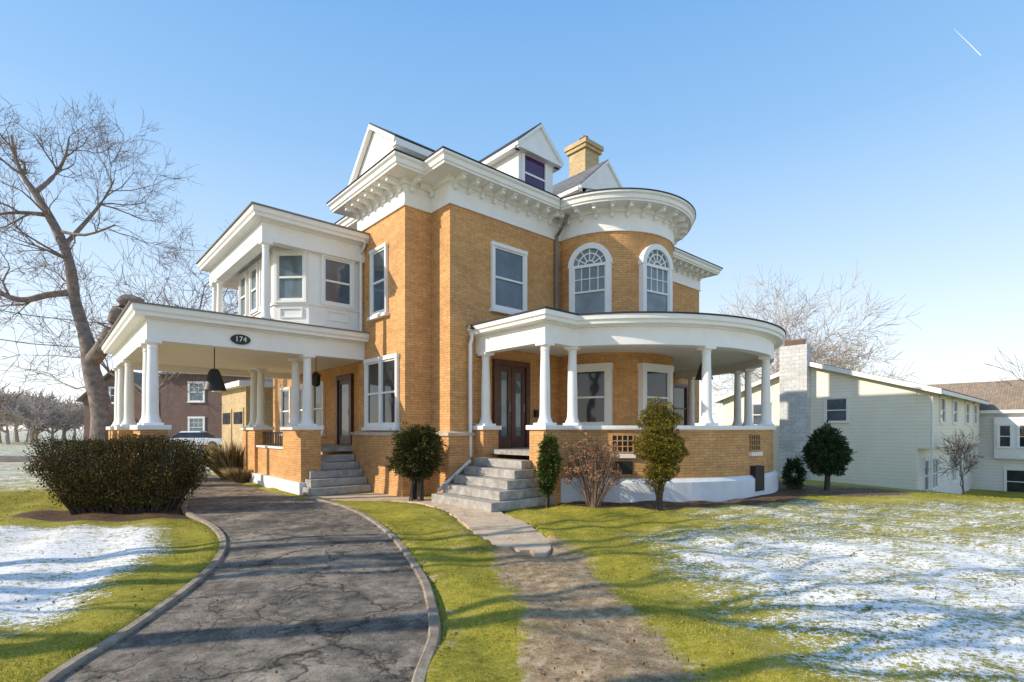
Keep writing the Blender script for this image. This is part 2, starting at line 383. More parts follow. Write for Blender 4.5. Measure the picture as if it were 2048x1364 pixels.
b_ = 4.6; x0, y0, x1, y1 = (-e, -e, 11.8+e, 13+e)
rf.add([(x0,y0,z0),(x1,y0,z0),(x1,y1,z0),(x0,y1,z0),(x0+b_,y0+b_,z0+2),(x1-b_,y0+b_,z0+2),(x1-b_,y1-b_,z0+2),(x0+b_,y1-b_,z0+2)],
       [(0,1,5,4),(1,2,6,5),(2,3,7,6),(3,0,4,7),(4,5,6,7),(0,3,2,1)])
rf.lathe(T[0], T[1], [(TR+OV, 7.905), (.05, 8.5)], 48)
rf.box(-1.3, .26, 7.9, 0, 3.85, 7.94)
roof = rf.build('roof', M['shingle'], house)
def gable(u0, u1, v0, v1, zb, zel, ze, za, uc):
    w = MB()
    w.add([(u0,v0,zb),(u1,v0,zb),(u1,v1,zb),(u0,v1,zb),(u0,v0,zel),(u1,v0,ze),(u1,v1,ze),(u0,v1,zel),(uc,v0,za),(uc,v1,za)],
          [(0,1,5,8,4),(1,2,6,5),(3,0,4,7),(2,3,7,9,6)])
    return w
def gable_roof(u0, u1, ze0, ze1, uc, za, vf, vb, par, mat='roof_dark', face=True):
    r = MB(); t = MB()
    for (ue, ze) in ((u0, ze0), (u1, ze1)):
        k = [(ue, vf, ze), (uc, vf, za), (uc, vb, za), (ue, vb, ze)]
        r.add(k+[(p[0], p[1], p[2]+.04) for p in k], [(0,1,2,3),(4,5,6,7),(0,1,5,4),(1,2,6,5),(2,3,7,6),(3,0,4,7)])
        k = [(ue, ze-.003), (uc, za-.003), (uc, za-.11), (ue+(uc-ue)*.03, ze-.1)]
        t.add([(p[0], y, p[1]) for y in (vf-.02, vf+.12) for p in k], [(0,1,2,3),(7,6,5,4),(0,1,5,4),(1,2,6,5),(2,3,7,6),(3,0,4,7)])
        sgn = 1 if ue < uc else -1
        t.add([(ue, vf+.12, ze-.005), (ue+.25*sgn, vf+.12, ze-.005), (ue+.25*sgn, vb, ze-.005), (ue, vb, ze-.005), (ue, vf+.12, ze-.14), (ue+.25*sgn, vf+.12, ze-.14), (ue+.25*sgn, vb, ze-.14), (ue, vb, ze-.14)],
              [(0,1,2,3),(4,5,6,7),(0,1,5,4),(1,2,6,5),(2,3,7,6),(3,0,4,7)])
    if face:
        t.add([(u0+.08, vf+.05, ze0-.06), (u1-.08, vf+.05, ze1-.06), (uc, vf+.05, za-.05), (u0+.08, vf+.1, ze0-.06), (u1-.08, vf+.1, ze1-.06), (uc, vf+.1, za-.05)], [(0,1,2),(5,4,3),(0,1,4,3),(1,2,5,4),(2,0,3,5)])
    o = r.build('dormer_roof', M[mat], par); t.build('raking_trim', M['white'], par); return o
d1 = gable(3.6, 5.12, 1.5, 5, 8.3, 10.25, 10.25, 10.95, 4.36).build('dormer', M['siding'], house)
gable_roof(3.35, 5.40, 10.3, 10.3, 4.36, 11.2, 1.28, 5.5, d1)
MB().box(3.42, 1.27, 10.16, 5.33, 1.5, 10.26).build('pediment_base', M['white'], d1)
dw = MB(); dw.box(3.72, 1.44, 9.0, 3.82, 1.52, 10.14); dw.box(4.72, 1.44, 9.0, 4.82, 1.52, 10.14); dw.box(3.82, 1.445, 8.9, 4.72, 1.52, 9.02); dw.box(3.82, 1.46, 9.55, 4.72, 1.52, 9.61)
dw.build('window', M['white'], d1)
MB().box(3.82, 1.485, 9.0, 4.72, 1.515, 10.14).build('dormer_pane', M['glass_purple'], d1)
d2 = gable(7.3, 9.25, 2.0, 7, 8.2, 10.2, 10.8, 11.4, 8.48).build('dormer', M['siding'], house)
gable_roof(6.9, 9.5, 10.3, 10.85, 8.48, 11.7, 1.85, 7.5, d2, mat='shingle')
gl = MB(); gv0, gv1, ga = .95, 3.15, 9.35; gza, gzb = 8.6, 8.25; gc = 2.05; gu = -.93
gl.add([(gu,gv0,7.93),(gu,gv1,7.93),(gu,gv1,gzb),(gu,gc,ga),(gu,gv0,gza),(3,gv0,7.93),(3,gv1,7.93),(3,gv1,gzb),(3,gc,ga),(3,gv0,gza)],
       [(0,1,2,3,4),(0,4,9,5),(1,6,7,2),(5,9,8,7,6)])
g1 = gl.build('gable', M['siding'], house)
r = MB(); t = MB()
for (ve, ze) in ((gv0-.2, gza-.04), (gv1+.2, gzb-.04)):
    k = [(gu-.12, ve, ze), (gu-.12, gc, ga+.06), (3.4, gc, ga+.06), (3.4, ve, ze)]
    r.add(k+[(p[0], p[1], p[2]+.04) for p in k], [(0,1,2,3),(4,5,6,7),(0,1,5,4),(1,2,6,5),(2,3,7,6),(3,0,4,7)])
    k = [(ve, ze-.003), (gc, ga+.057), (gc, ga-.06), (ve+(gc-ve)*.04, ze-.11)]
    t.add([(x, p[0], p[1]) for x in (gu-.14, gu-.02) for p in k], [(0,1,2,3),(7,6,5,4),(0,1,5,4),(1,2,6,5),(2,3,7,6),(3,0,4,7)])
    s = 1 if ve < gc else -1
    t.add([(x, y, z) for z in (ze-.17, ze-.005) for (x, y) in ((gu-.1, ve), (gu-.1, ve+.22*s), (3.3, ve+.22*s), (3.3, ve))], [(0,1,2,3),(4,5,6,7),(0,1,5,4),(1,2,6,5),(2,3,7,6),(3,0,4,7)])
r.build('gable_roof', M['roof_dark'], g1); t.build('raking_trim', M['white'], g1)
MB().box(gu-.12, gv0-.12, 8.06, gu+.02, gv1+.12, 8.16).build('pediment_base', M['white'], g1)
cho = MB().box(9.65, 3.95, 9, 10.55, 4.85, 13.45).build('chimney', M['brick_pale'], house)
MB().box(9.56, 3.86, 13.45, 10.64, 4.94, 13.6).box(9.5, 3.8, 13.602, 10.7, 5.0, 13.78).build('chimney_cap', M['brick_pale'], cho)
MB().lathe(10.1, 4.4, [(.13, 13.78), (.13, 14.1), (.2, 14.12), (.2, 14.2), (.02, 14.25)], 12).build('flue', M['pipe'], cho)

window(house, (1.87, 0), 0, 1.06, 4.75, 6.32, casing=.08, pane='glass')
window(house, (-.75, 2.07), R(-90), .72, 4.62, 6.25, casing=.07, pane='glass')
window(house, (-.75, 1.95), R(-90), 1.55, 1.72, 3.38, casing=.09, mull=True, pane='glass_dark')
for th in (-157.8, -98.8):
    q = TR-.005; o = (T[0]+q*math.cos(R(th)), T[1]+q*math.sin(R(th)))
    window(house, o, R(th+90), .94, 4.7, 6.6, casing=.12, arch=True, muntin=(4, 2), pane='glass_pale', deep=.14)
    window(house, o, R(th+90), .92, 1.75, 3.25, casing=.15, pane='glass_dark', deep=.16)
window(house, (10.3, 0), 0, .9, 1.6, 3.2, frame='wood', pane='glass_dark')
window(house, (0, 8.0), R(-90), .85, 1.5, 3.2, pane='glass_dark'); window(house, (0, 11.3), R(-90), .9, 1.5, 3.2, pane='glass_dark')
window(house, (0, 9.6), R(-90), .6, 1.5, 3.2, pane='glass_dark')
def door(o, a, w, h, z0, leaves):
    f = MB(); f.ob(o, a, -w/2-.13, -w/2, z0, z0+h+.14, -.02, .1); f.ob(o, a, w/2, w/2+.13, z0, z0+h+.14, -.02, .1); f.ob(o, a, -w/2, w/2, z0+h, z0+h+.14, -.02, .095)
    fo = f.build('door_frame', M['wood'], house)
    lw = w/leaves
    for i in range(leaves):
        s0 = -w/2+i*lw+.01; s1 = s0+lw-.02; l = MB()
        l.ob(o, a, s0, s0+.13, z0+.01, z0+h, 0, .05); l.ob(o, a, s1-.13, s1, z0+.01, z0+h, 0, .05)
        l.ob(o, a, s0+.13, s1-.13, z0+.01, z0+.3, 0, .048); l.ob(o, a, s0+.13, s1-.13, z0+h-.16, z0+h, 0, .048)
        lo = l.build('door', M['wood'], house)
        MB().ob(o, a, s0+.13, s1-.13, z0+.3, z0+h-.16, .002, .02).build('pane', M['glass_pale'], lo)
        MB().ob(o, a, s1-.1, s1-.05, z0+.95, z0+1.15, .05, .08).build('handle', M['pipe'], lo)
door((1.94, 0), 0, 1.0, 2.15, 1.13, 2)
door((0, 5.8), R(-90), .9, 2.1, 1.13, 1)
MB().ob((2.85, 0), 0, -.06, .06, 1.95, 2.15, 0, .08).build('mailbox', M['black'], house)

# ---- front porch
PR = 4.45
parc = arc(T[0], T[1], PR, -153.4, 3.6, 60)
pp = [(.9, 0), (.9, -2.3), (1.7, -2.3)] + parc[1:]
MB().sweep(pp, [(-.15, 3.5), (.12, 3.5), (.12, 3.9), (-.15, 3.9)]).build('porch_beam', M['white'], house)
MB().sweep(pp, [(-.15, 3.902), (.15, 3.902), (.16, 3.935), (.33, 3.94), (.34, 4.0), (.38, 4.03), (.39, 4.13), (-.15, 4.13)]).build('porch_cornice', M['white'], house)
MB().sweep(pp, [(.2, 4.132), (.41, 4.132), (.41, 4.165), (.2, 4.18)]).build('porch_roof_edge', M['roof_dark'], house)
MB().poly(pp, 4.15).build('porch_roof', M['roof_dark'], house)
MB().poly(pp, 3.72).build('porch_ceiling', M['ceiling'], house)
MB().poly(pp, 1.02, 1.13).build('porch_floor', M['stone'], house)
rp = [(.9, -2.3), (1.7, -2.3)] + parc[1:]
MB().sweep(rp, [(-.14, .5), (.1, .5), (.1, 1.6), (-.14, 1.6)]).build('porch_wall', M['brick'], house)
MB().sweep([(.9, -2.0)]+rp, [(-.14, -.5), (.22, -.5), (.22, .44), (.14, .52), (-.14, .52)]).build('porch_foundation', M['white_found'], house)
MB().sweep(rp, [(-.2, 1.602), (.16, 1.602), (.17, 1.63), (.17, 1.7), (-.2, 1.7)]).build('porch_wall_cap', M['white'], house)
def ped(x0, y0, x1, y1, zt=1.6, zb=-.2):
    p = MB().box(x0, y0, zb, x1, y1, zt).build('pedestal', M['brick'], house)
    MB().box(x0-.06, y0-.06, zt+.003, x1+.06, y1+.06, zt+.105).build('pedestal_cap', M['white'], p, bevel=.012)
    return p
ped(.66, -2.55, 1.14, -2.06); ped(.66, -.45, 1.14, -.02)
def column_mesh(H, r=.135, sq=.2):
    m_ = MB(); m_.box(-sq, -sq, 0, sq, sq, .05)
    m_.lathe(0, 0, [(sq*.96, .05), (sq*.88, .09), (r*1.12, .16), (r*1.05, .2), (r, .35), (r*.97, H*.5), (r*.8, H-.17), (r*.9, H-.165), (r*.9, H-.14), (r*.82, H-.135), (r*.82, H-.1), (r*1.15, H-.06)], 20)
    m_.box(-r*1.3, -r*1.3, H-.06, r*1.3, r*1.3, H-.001); return m_
c0 = column_mesh(1.795, .115, .18).build('column', M['white'], house, smooth=True)
c0.location = (.9, -2.3, 1.705)
def col(x, y, z=1.705, src=None, a=0):
    o = (src or c0).copy(); C.objects.link(o); o.parent = house; o.location = (x, y, z); o.rotation_euler = (0, 0, a); return o
col(.9, -.25)
for th in (-153.0, -112.4, -76.8, -38.8, -31.0, -3.8):
    col(T[0]+4.42*math.cos(R(th)), T[1]+4.42*math.sin(R(th)), a=R(th))
for th, vent in ((-138.5, False), (-92.6, True)):
    q = PR+.095; o = (T[0]+q*math.cos(R(th)), T[1]+q*math.sin(R(th))); a = R(th+90)
    MB().ob(o, a, -.28, .28, .98, 1.07, -.02, .07).build('sill', M['white'], house)
    MB().ob(o, a, -.22, .22, .14 if vent else .62, .74 if vent else .9, -.02, .132 if vent else .015).build('vent', M['black'], house)
    pn = MB().ob(o, a, -.24, .24, 1.1, 1.5, -.02, .012).build('openwork_panel', M['black'], house)
    lt = MB()
    for i in range(5): lt.ob(o, a, -.24+i*.115, -.22+i*.115, 1.1, 1.5, .01, .03)
    for i in range(4): lt.ob(o, a, -.24, .245, 1.1+i*.125, 1.122+i*.125, .01, .028)
    lt.build('lattice', M['brick'], pn)
steps = bpy.data.objects.new('front_steps', None); C.objects.link(steps); steps.parent = house
for k in range(1, 6):
    zt = 1.13-.188*k; ue = .66-.30*k
    MB().box(ue, -2.02-.11*k, zt-.184, .66 if k < 3 else .9, -.48, zt).build('step', M['stone'], steps, bevel=.015)
MB().tube([(.58, -.1, 4.0), (.58, -.1, 3.85), (.52, -.12, 3.7), (.52, -.12, .95), (.45, -.2, .85), (-.55, -.33, .22)], .045, 8).build('downspout', M['white'], house, smooth=True)
MB().tube([(3.62, -.5, 7.6), (3.62, -.4, 7.4), (3.62, -.09, 7.1), (3.62, -.09, 4.2)], .055, 8).build('downspout', M['pipe'], house, smooth=True)
MB().tube([(.62, -.2, 4.06), (.35, -.3, 4.08)], .04, 8).build('gutter_stub', M['black'], house)

# ---- porte cochere
cp = [(0, 9.85), (-5.52, 9.85), (-5.52, 3.07), (-.75, 3.07)]
prof_b = [(-.15, 3.5), (.12, 3.5), (.12, 3.93), (-.15, 3.93)]
prof_c = [(-.15, 3.932), (.15, 3.932), (.16, 3.965), (.34, 3.97), (.35, 4.03), (.39, 4.07), (.4, 4.18), (-.15, 4.18)]
MB().sweep(cp, prof_b).build('carport_beam', M['white'], house)
MB().sweep(cp, prof_c).build('carport_cornice', M['white'], house)
MB().sweep(cp, [(.2, 4.182), (.44, 4.182), (.44, 4.21), (.2, 4.23)]).build('carport_roof_edge', M['pipe'], house)
MB().box(-5.5, 3.09, 3.7, -.0, 9.8, 3.76).build('carport_ceiling', M['ceiling'], house)
MB().box(-5.5, 3.1, 4.19, -.0, 9.8, 4.235).build('carport_roof', M['roof_dark'], house)
ped(-5.76, 2.83, -5.28, 4.0)
for y in (7.2, 9.0): ped(-5.76, y-.24, -5.28, y+.24)
for y in (3.07, 3.72, 7.2, 9.0, 9.85): col(-5.52, y)
ped(-5.76, 9.6, -5.28, 10.1)
ped(-2.5, 2.83, -2.0, 4.15); ped(-2.5, 6.65, -2.0, 7.9)
for y in (3.07, 3.9, 6.9, 7.6): col(-2.25, y)
MB().box(-2.42, 4.15, .3, -2.1, 6.65, 1.08).build('side_porch_wall', M['brick'], house)
MB().box(-2.56, 2.76, -.2, -2.0, 7.96, .3).build('side_porch_foundation', M['white_found'], house)
MB().box(-2.46, 4.15, 1.083, -2.06, 6.65, 1.14).build('side_porch_wall_cap', M['white'], house)
rl = MB(); rl.box(-2.27, 4.15, 1.5, -2.23, 6.65, 1.54); rl.box(-2.27, 4.15, 1.2, -2.23, 6.65, 1.22)
for i in range(17): rl.box(-2.26, 4.22+i*.148, 1.14, -2.24, 4.24+i*.148, 1.5)
rl.build('iron_railing', M['black'], house)
MB().box(-2.1, 3.4, 1.02, 0, 7.9, 1.13).build('side_porch_floor', M['stone'], house)
ss = bpy.data.objects.new('side_steps', None); C.objects.link(ss); ss.parent = house
for k in range(1, 6):
    zt = 1.13-.188*k; ve = 3.42-.25*k
    MB().box(-2.05-.09*k if k > 1 else -1.98, ve, zt-.184, -.93, 3.42 if k < 2 else 2.8 if k > 3 else 3.2, zt).build('step', M['stone'], ss, bevel=.015)

# ---- upper sunroom
room = [(0, 7.6), (-2.2, 7.6), (-2.85, 7.0), (-2.85, 3.75), (-2.2, 3.1), (-.75, 3.1)]
MB().sweep(room, [(0, 4.24), (0, 6.3)], closed=False).build('sunroom_wall', M['white'], house)
MB().sweep(room, [(-.02, 4.8), (.04, 4.8), (.04, 4.87), (-.02, 4.87)]).build('sunroom_sill_band', M['white'], house)
MB().sweep(room, [(-.02, 4.25), (.03, 4.25), (.03, 4.4), (-.02, 4.4)]).build('sunroom_base_band', M['white'], house)
window(house, (-1.45, 3.1), 0, .76, 4.9, 6.1, casing=.07, sill=False, pane='glass')
ang = math.atan2(3.1-3.75, -2.2+2.85)
window(house, (-2.525, 3.425), ang, .7, 4.9, 6.1, casing=.07, sill=False, pane='glass_pale')
for y in (4.35, 5.3, 6.35): window(house, (-2.85, y), R(-90), .6, 4.9, 6.1, casing=.07, sill=False, pane='glass_pale')
for (o, a) in (((-2.525, 3.425), ang), ((-1.45, 3.1), 0)):
    MB().ob(o, a, -.3, .3, 4.47, 4.5, 0, .03).ob(o, a, -.3, .3, 4.7, 4.73, 0, .03).ob(o, a, -.3, -.27, 4.5, 4.7, 0, .03).ob(o, a, .27, .3, 4.5, 4.7, 0, .03).build('panel_moulding', M['white'], house)
bp = [(0, 8.15), (-3.25, 8.15), (-3.25, 3.07), (-.75, 3.07)]
dz = 2.65
MB().sweep(bp, [(o, z+dz) for o, z in prof_b]).build('sunroom_beam', M['white'], house)
MB().sweep(bp, [(o, z+dz) for o, z in prof_c]).build('sunroom_cornice', M['white'], house)
MB().sweep(bp, [(.2, 6.832), (.44, 6.832), (.44, 6.86), (.2, 6.88)]).build('sunroom_roof_edge', M['pipe'], house)
MB().box(-3.2, 3.1, 6.3, 0, 8.1, 6.36).build('sunroom_ceiling', M['ceiling'], house)
sr = MB(); sr.add([(-3.5, 2.8, 6.86), (-.3, 2.8, 6.86), (-.3, 8.4, 6.86), (-3.5, 8.4, 6.86), (0, 5.6, 7.2)], [(0, 1, 4), (1, 2, 4), (2, 3, 4), (3, 0, 4)]); sr.build('sunroom_roof', M['roof_dark'], house)
uc = column_mesh(1.9, .095, .14).build('column', M['white'], house, smooth=True); uc.location = (-3.25, 3.07, 4.25)
for p in ((-3.25, 7.5), (-3.25, 8.1)): col(p[0], p[1], 4.25, uc)
MB().tube([(-.82, 2.72, 6.7), (-.84, 2.78, 6.55), (-.84, 2.98, 6.35), (-.84, 2.98, 4.25)], .04, 8).build('downspout', M['white'], house, smooth=True)

# ---- sign with number
def hw(u, v, z): p = HC+U*u+V*v; return (p.x, p.y, z)
sg = thing('house_number_sign', 'oval black number plaque on the white beam of the carport', 'sign', hw(-3.84, 2.928, 3.7), GA)
k = [(.21*math.cos(2*math.pi*i/28), .115*math.sin(2*math.pi*i/28)) for i in range(28)]
MB().slab((0, 0), 0, k, -.02, .02).build('plaque', M['black'], sg)
cu = bpy.data.curves.new('numerals', 'FONT'); cu.body = '174'; cu.size = .17; cu.align_x = 'CENTER'; cu.align_y = 'CENTER'; cu.extrude = .004
to = bpy.data.objects.new('tmp', cu); C.objects.link(to); bpy.context.view_layer.update()
me = bpy.data.meshes.new_from_object(to.evaluated_get(bpy.context.evaluated_depsgraph_get())); bpy.data.objects.remove(to)
me.materials.clear(); me.materials.append(M['white']); num = bpy.data.objects.new('numerals', me); C.objects.link(num); num.parent = sg
num.rotation_euler = (R(90), 0, 0); num.location = (0, -.026, 0)

def bell_lamp(loc, label, top, s=1):
    t = thing('hanging_lamp', label, 'lamp', loc, 0, None)
    MB().tube([(0, 0, .5*s), (0, 0, top)], .012, 6).build('chain', M['black'], t)
    MB().lathe(0, 0, [(.27*s, 0), (.25*s, .04*s), (.13*s, .42*s), (.09*s, .5*s), (.04*s, .52*s)], 20).build('lamp_shade', M['black'], t, smooth=True)
bell_lamp(hw(-4.2, 3.78, 2.55), 'black bell shaped lamp hanging on a chain under the carport', 1.15)
bell_lamp((4.93, 13.4, 2.9), 'black bell shaped lamp hanging under the curved porch roof', .82, .85)
t = thing('lantern', 'small dark lantern hanging by the side door', 'lamp', hw(-1.42, 4.63, 2.85))
MB().lathe(0, 0, [(.06, 0), (.12, .05), (.13, .3), (.16, .31), (.03, .42)], 6).build('lantern_body', M['black'], t); MB().tube([(0, 0, .4), (0, 0, .85)], .01, 5).build('chain', M['black'], t)

# ------------------------------------------------------------------ foliage helpers
def leaves(pts, size, aspect=.5, seed=1, outward=None):
    rg = np.random.RandomState(seed); n = len(pts)
    a = rg.normal(size=(n, 3))
    if outward is not None: a = a*.7+outward*.9
    a /= np.linalg.norm(a, axis=1)[:, None]
    b = np.cross(a, rg.normal(size=(n, 3))); b /= np.linalg.norm(b, axis=1)[:, None]+1e-9
    s = (size*(.6+.8*rg.rand(n)))[:, None]
    return np.stack([pts-a*s, pts+b*s*aspect, pts+a*s, pts-b*s*aspect], 1).reshape(-1, 3)
def quads_obj(name, q, mat, parent=None, k=4):
    n = len(q)//k; me = bpy.data.meshes.new(name)
    me.vertices.add(len(q)); me.vertices.foreach_set('co', q.astype(np.float32).ravel())
    me.loops.add(n*k); me.loops.foreach_set('vertex_index', np.arange(n*k, dtype=np.int32))
    me.polygons.add(n); me.polygons.foreach_set('loop_start', np.arange(0, n*k, k, dtype=np.int32))
    try: me.polygons.foreach_set('loop_total', np.full(n, k, dtype=np.int32))
    except Exception: pass
    me.update(calc_edges=True); me.materials.append(mat)
    o = bpy.data.objects.new(name, me); C.objects.link(o)
    if parent: o.parent = parent
    return o
def blob(center, rad, n, seed, rough=.18, freq=2.5, pw=3.0, shell=.62):
    rg = np.random.RandomState(seed); d = rg.normal(size=(n, 3)); d /= np.linalg.norm(d, axis=1)[:, None]
    sup = d/(np.abs(d)**pw).sum(1)[:, None]**(1/pw) if pw != 2 else d
    f = shell+(1-shell)*rg.rand(n)**.5
    nz = np.array([mnoise.noise(Vector((p[0]*freq+seed, p[1]*freq, p[2]*freq))) for p in d])
    f = f*(1+rough*nz*2)*(1+.06*rg.normal(size=n)*(rg.rand(n) > .7))
    return np.array(center)+sup*f[:, None]*np.array(rad), d
hd = thing('hedge', 'broad clipped dark hedge beside the driveway on the left', 'hedge', (-7.5, 10.1, 0), R(4))
p, d = blob((0, 0, .78), (1.46, .6, .64), 52000, 3, .09, 4.2, 4.5, .55)
zz = np.clip(p[:, 2]/.9, 0, 1); p[:, 0] *= .66+.34*zz; p[:, 1] *= .7+.3*zz
p[:, 2] += .04*np.sin(p[:, 0]*3.1)*zz
quads_obj('foliage', leaves(p, .019, .55, seed=2, outward=d), M['hedge'], hd)
mbs = MB()
for i in range(420):
    x, y = random.uniform(-1, 1), random.uniform(-.3, .3); e1 = Vector((x*1.42+random.uniform(-.1, .1), y*1.9+random.uniform(-.1, .1), random.uniform(1.1, 1.58)))
    mbs.tube([(x*.9, y*.5, -.02), (x*1.1+random.uniform(-.1, .1), y*1.0, .4), e1], [.014, .009, .004], 3)
mbs.build('stem', M['bark_dark'], hd)
def shrub(name, label, cat, loc, blobs, mat, n, size, stems, seed=5, aspect=.35, rough=.2, shell=.5, freq=2.8):
    t = thing(name, label, cat, loc, 0); Q = []; mxr = max(b[1][0]**2 for b in blobs)
    for i, (c, r_) in enumerate(blobs):
        p, d = blob(c, r_, int(n*r_[0]*r_[0]/mxr), seed+i, rough, freq, 2, shell); Q.append(leaves(p, size, aspect, seed=seed+i, outward=d))
    quads_obj('foliage', np.concatenate(Q), M[mat], t)
    m_ = MB()
    for s in stems: m_.tube(s[0], s[1], 6)
    m_.build('stem', M['bark_dark'], t); return t
def rstems(n, h, sp, r=.02, base=.08):
    out = []
    for i in range(n):
        a = random.uniform(0, 6.28); q = random.uniform(.4, 1)*sp
        out.append(([(base*math.cos(a), base*math.sin(a), -.03), (.5*q*math.cos(a), .5*q*math.sin(a), h*.5), (q*math.cos(a+.2), q*math.sin(a+.2), h)], [r, r*.8, r*.5]))
    return out
shrub('evergreen_shrub', 'round bronzed evergreen bush on bare stems by the brick corner', 'shrub', (-2.15, 11.75, 0),
      [((0, 0, 1.18), (.52, .44, .46)), ((-.16, 0, .86), (.4, .34, .28)), ((.1, 0, 1.47), (.36, .3, .22)), ((.22, 0, .9), (.32, .3, .3)), ((.05, 0, .66), (.26, .24, .18))], 'everbrown', 9000, .032, rstems(30, 1.0, .34, .015, .16), rough=.34, shell=.4, freq=3.8)
shrub('evergreen_shrub', 'small narrow evergreen in front of the porch pedestal', 'shrub', (.74, 10.75, 0),
      [((0, 0, .78), (.22, .2, .34)), ((.02, 0, 1.18), (.18, .17, .32)), ((-.04, 0, .42), (.15, .14, .16)), ((.05, 0, .98), (.2, .18, .16))], 'ever', 5000, .028, rstems(4, .5, .08, .025, .03), seed=21, rough=.3, freq=3.5)
tiers = []   # sculpted clumps wound round the stem
for (z, r_, h, n_, dx) in ((2.12, .16, .12, 3, -.12), (1.96, .34, .14, 7, -.06), (1.78, .44, .13, 9, 0), (1.60, .30, .12, 6, .07), (1.42, .44, .13, 9, .05), (1.25, .54, .14, 11, .02), (1.08, .46, .12, 9, -.03), (.92, .30, .12, 6, .03), (.78, .36, .12, 7, .05), (.64, .29, .11, 6, .0), (.50, .18, .1, 4, -.04), (.38, .12, .08, 3, 0)):
    for j in range(n_):
        a = j*6.283/n_+z*5; q = r_*.66; tiers.append(((q*math.cos(a)+dx, q*math.sin(a)*.9, z+.09*math.sin(a+z*4)), (r_*.38, r_*.36, h*.85)))
    tiers.append(((dx, 0, z), (r_*.72, r_*.68, h)))
shrub('topiary_shrub', 'tall tiered yellow green topiary in front of the curved porch wall', 'shrub', (2.98, 10.55, 0), tiers, 'everyel', 3000, .019,
      [([(0, 0, -.03), (.03, 0, .5), (-.02, 0, 1.2), (0, 0, 1.9)], [.05, .05, .045, .03])]+rstems(8, .5, .12, .018, .05), seed=31, rough=.16, shell=.7)
tb = []
for (z, r_, n_) in ((.66, .46, 7), (.88, .58, 9), (1.12, .6, 9), (1.36, .5, 8), (1.56, .34, 6), (1.72, .16, 2)):
    for j in range(n_):
        a = j*6.283/n_+z*7; q = r_*.62; tb.append(((q*math.cos(a), q*math.sin(a), z+random.uniform(-.05, .05)), (r_*.42, r_*.42, .17)))
    tb.append(((0, 0, z), (r_*.6, r_*.6, .2)))
ct = shrub('evergreen_shrub', 'rounded evergreen tree on a short trunk near the white chimney', 'shrub', (8.2, 13.6, 0), tb, 'everdark', 1100, .042,
      [([(0, 0, -.05), (.03, 0, .5), (0, 0, 1.3)], [.08, .07, .04])], seed=41, rough=.25, shell=.5)
ct.scale = (.9, .9, .95)
shrub('evergreen_shrub', 'small dark round bush against the right end of the porch', 'shrub', (7.5, 13.9, 0), [((0, 0, .42), (.26, .26, .4))], 'everdark', 4000, .035, rstems(3, .4, .1), seed=51, rough=.3)
t = thing('hydrangea_shrub', 'leafless brown shrub with dried flower heads between two evergreens', 'shrub', (1.68, 10.7, 0)); m_ = MB(); Q = []
for i in range(110):
    a = random.uniform(0, 6.28); q = .62*math.sqrt(random.random()); h = random.uniform(.75, 1.5)-q*.35
    e_ = (q*math.cos(a), q*math.sin(a), h)
    m_.tube([(.1*math.cos(a), .1*math.sin(a), -.02), (.45*e_[0], .45*e_[1], h*.5), e_], [.011, .008, .005], 4)
    if i < 85:
        p, d = blob(e_, (.075, .075, .06), 60, i, .1, 2, 2, .5); Q.append(leaves(p, .018, .7, seed=i, outward=d))
m_.build('stem', M['twig'], t); quads_obj('flower_heads', np.concatenate(Q), M['dry'], t)
def grass_clump(loc, label, h, r_, n, seed, cat='plant'):
    t = thing('dry_grass_clump', label, cat, loc); rg = np.random.RandomState(seed)
    a = rg.rand(n)*6.28; q = r_*np.sqrt(rg.rand(n)); base = np.stack([.4*q*np.cos(a), .4*q*np.sin(a), np.zeros(n)], 1)
    tip = np.stack([q*np.cos(a)*1.2, q*np.sin(a)*1.2, h*(.6+.5*rg.rand(n))], 1); tip[:, :2] += rg.normal(size=(n, 2))*.08
    w = np.stack([-np.sin(a+rg.rand(n)), np.cos(a), np.zeros(n)], 1)*.012
    mid = (base+tip)/2+np.stack([np.zeros(n), np.zeros(n), np.full(n, .1*h)], 1)
    quads_obj('blades', np.stack([base-w, base+w, mid+w, tip, mid-w], 1).reshape(-1, 3), M['drygrass'], t, 5)
grass_clump((-9.2, 17.2, 0), 'dry straw coloured shrub behind the carport columns', 1.2, .8, 800, 3)
grass_clump((-8.3, 16.0, 0), 'low tuft of dry grass at the driveway edge under the carport', .45, .5, 400, 4)

# ------------------------------------------------------------------ trees
def branch(tr, tw, p, d, L, r, lev, mx, up=.08, wig=.22, spread=(22, 55), nch=(3, 4), ratio=.7, rmin=.006, tl=1):
    n = 4 if lev < mx-1 else 3; pts = [p.copy()]; rad = [r]; dd = d.copy(); dirs = [d.copy()]
    for i in range(n):
        ws = wig*(.3 if lev == 0 else 1)
        dd = (dd+Vector((random.gauss(0, ws), random.gauss(0, ws), random.gauss(0, ws)+up))).normalized()
        p = p+dd*(L/n); pts.append(p.copy()); rad.append(max(rmin*.7, r*(1-.5*(i+1)/n))); dirs.append(dd.copy())
    (tr if lev <= tl else tw).tube(pts, rad, 8 if r > .06 else 5 if r > .02 else 3)
    if lev >= mx: return
    k = random.randint(*nch)
    for j in range(k+1):
        i = n if j == 0 else random.randint(1 if lev else 2, n); ang = R(random.uniform(8, 20) if j == 0 else random.uniform(*spread))
        ax = dirs[i].cross(Vector((random.gauss(0, 1), random.gauss(0, 1), random.gauss(0, 1)))).normalized()
        nd = Matrix.Rotation(ang, 3, ax) @ dirs[i]
        branch(tr, tw, pts[i], nd, L*ratio*random.uniform(.75, 1.15), max(rmin, rad[i]*(.8 if j == 0 else .58)), lev+1, mx, up, wig, spread, nch, ratio, rmin, tl)
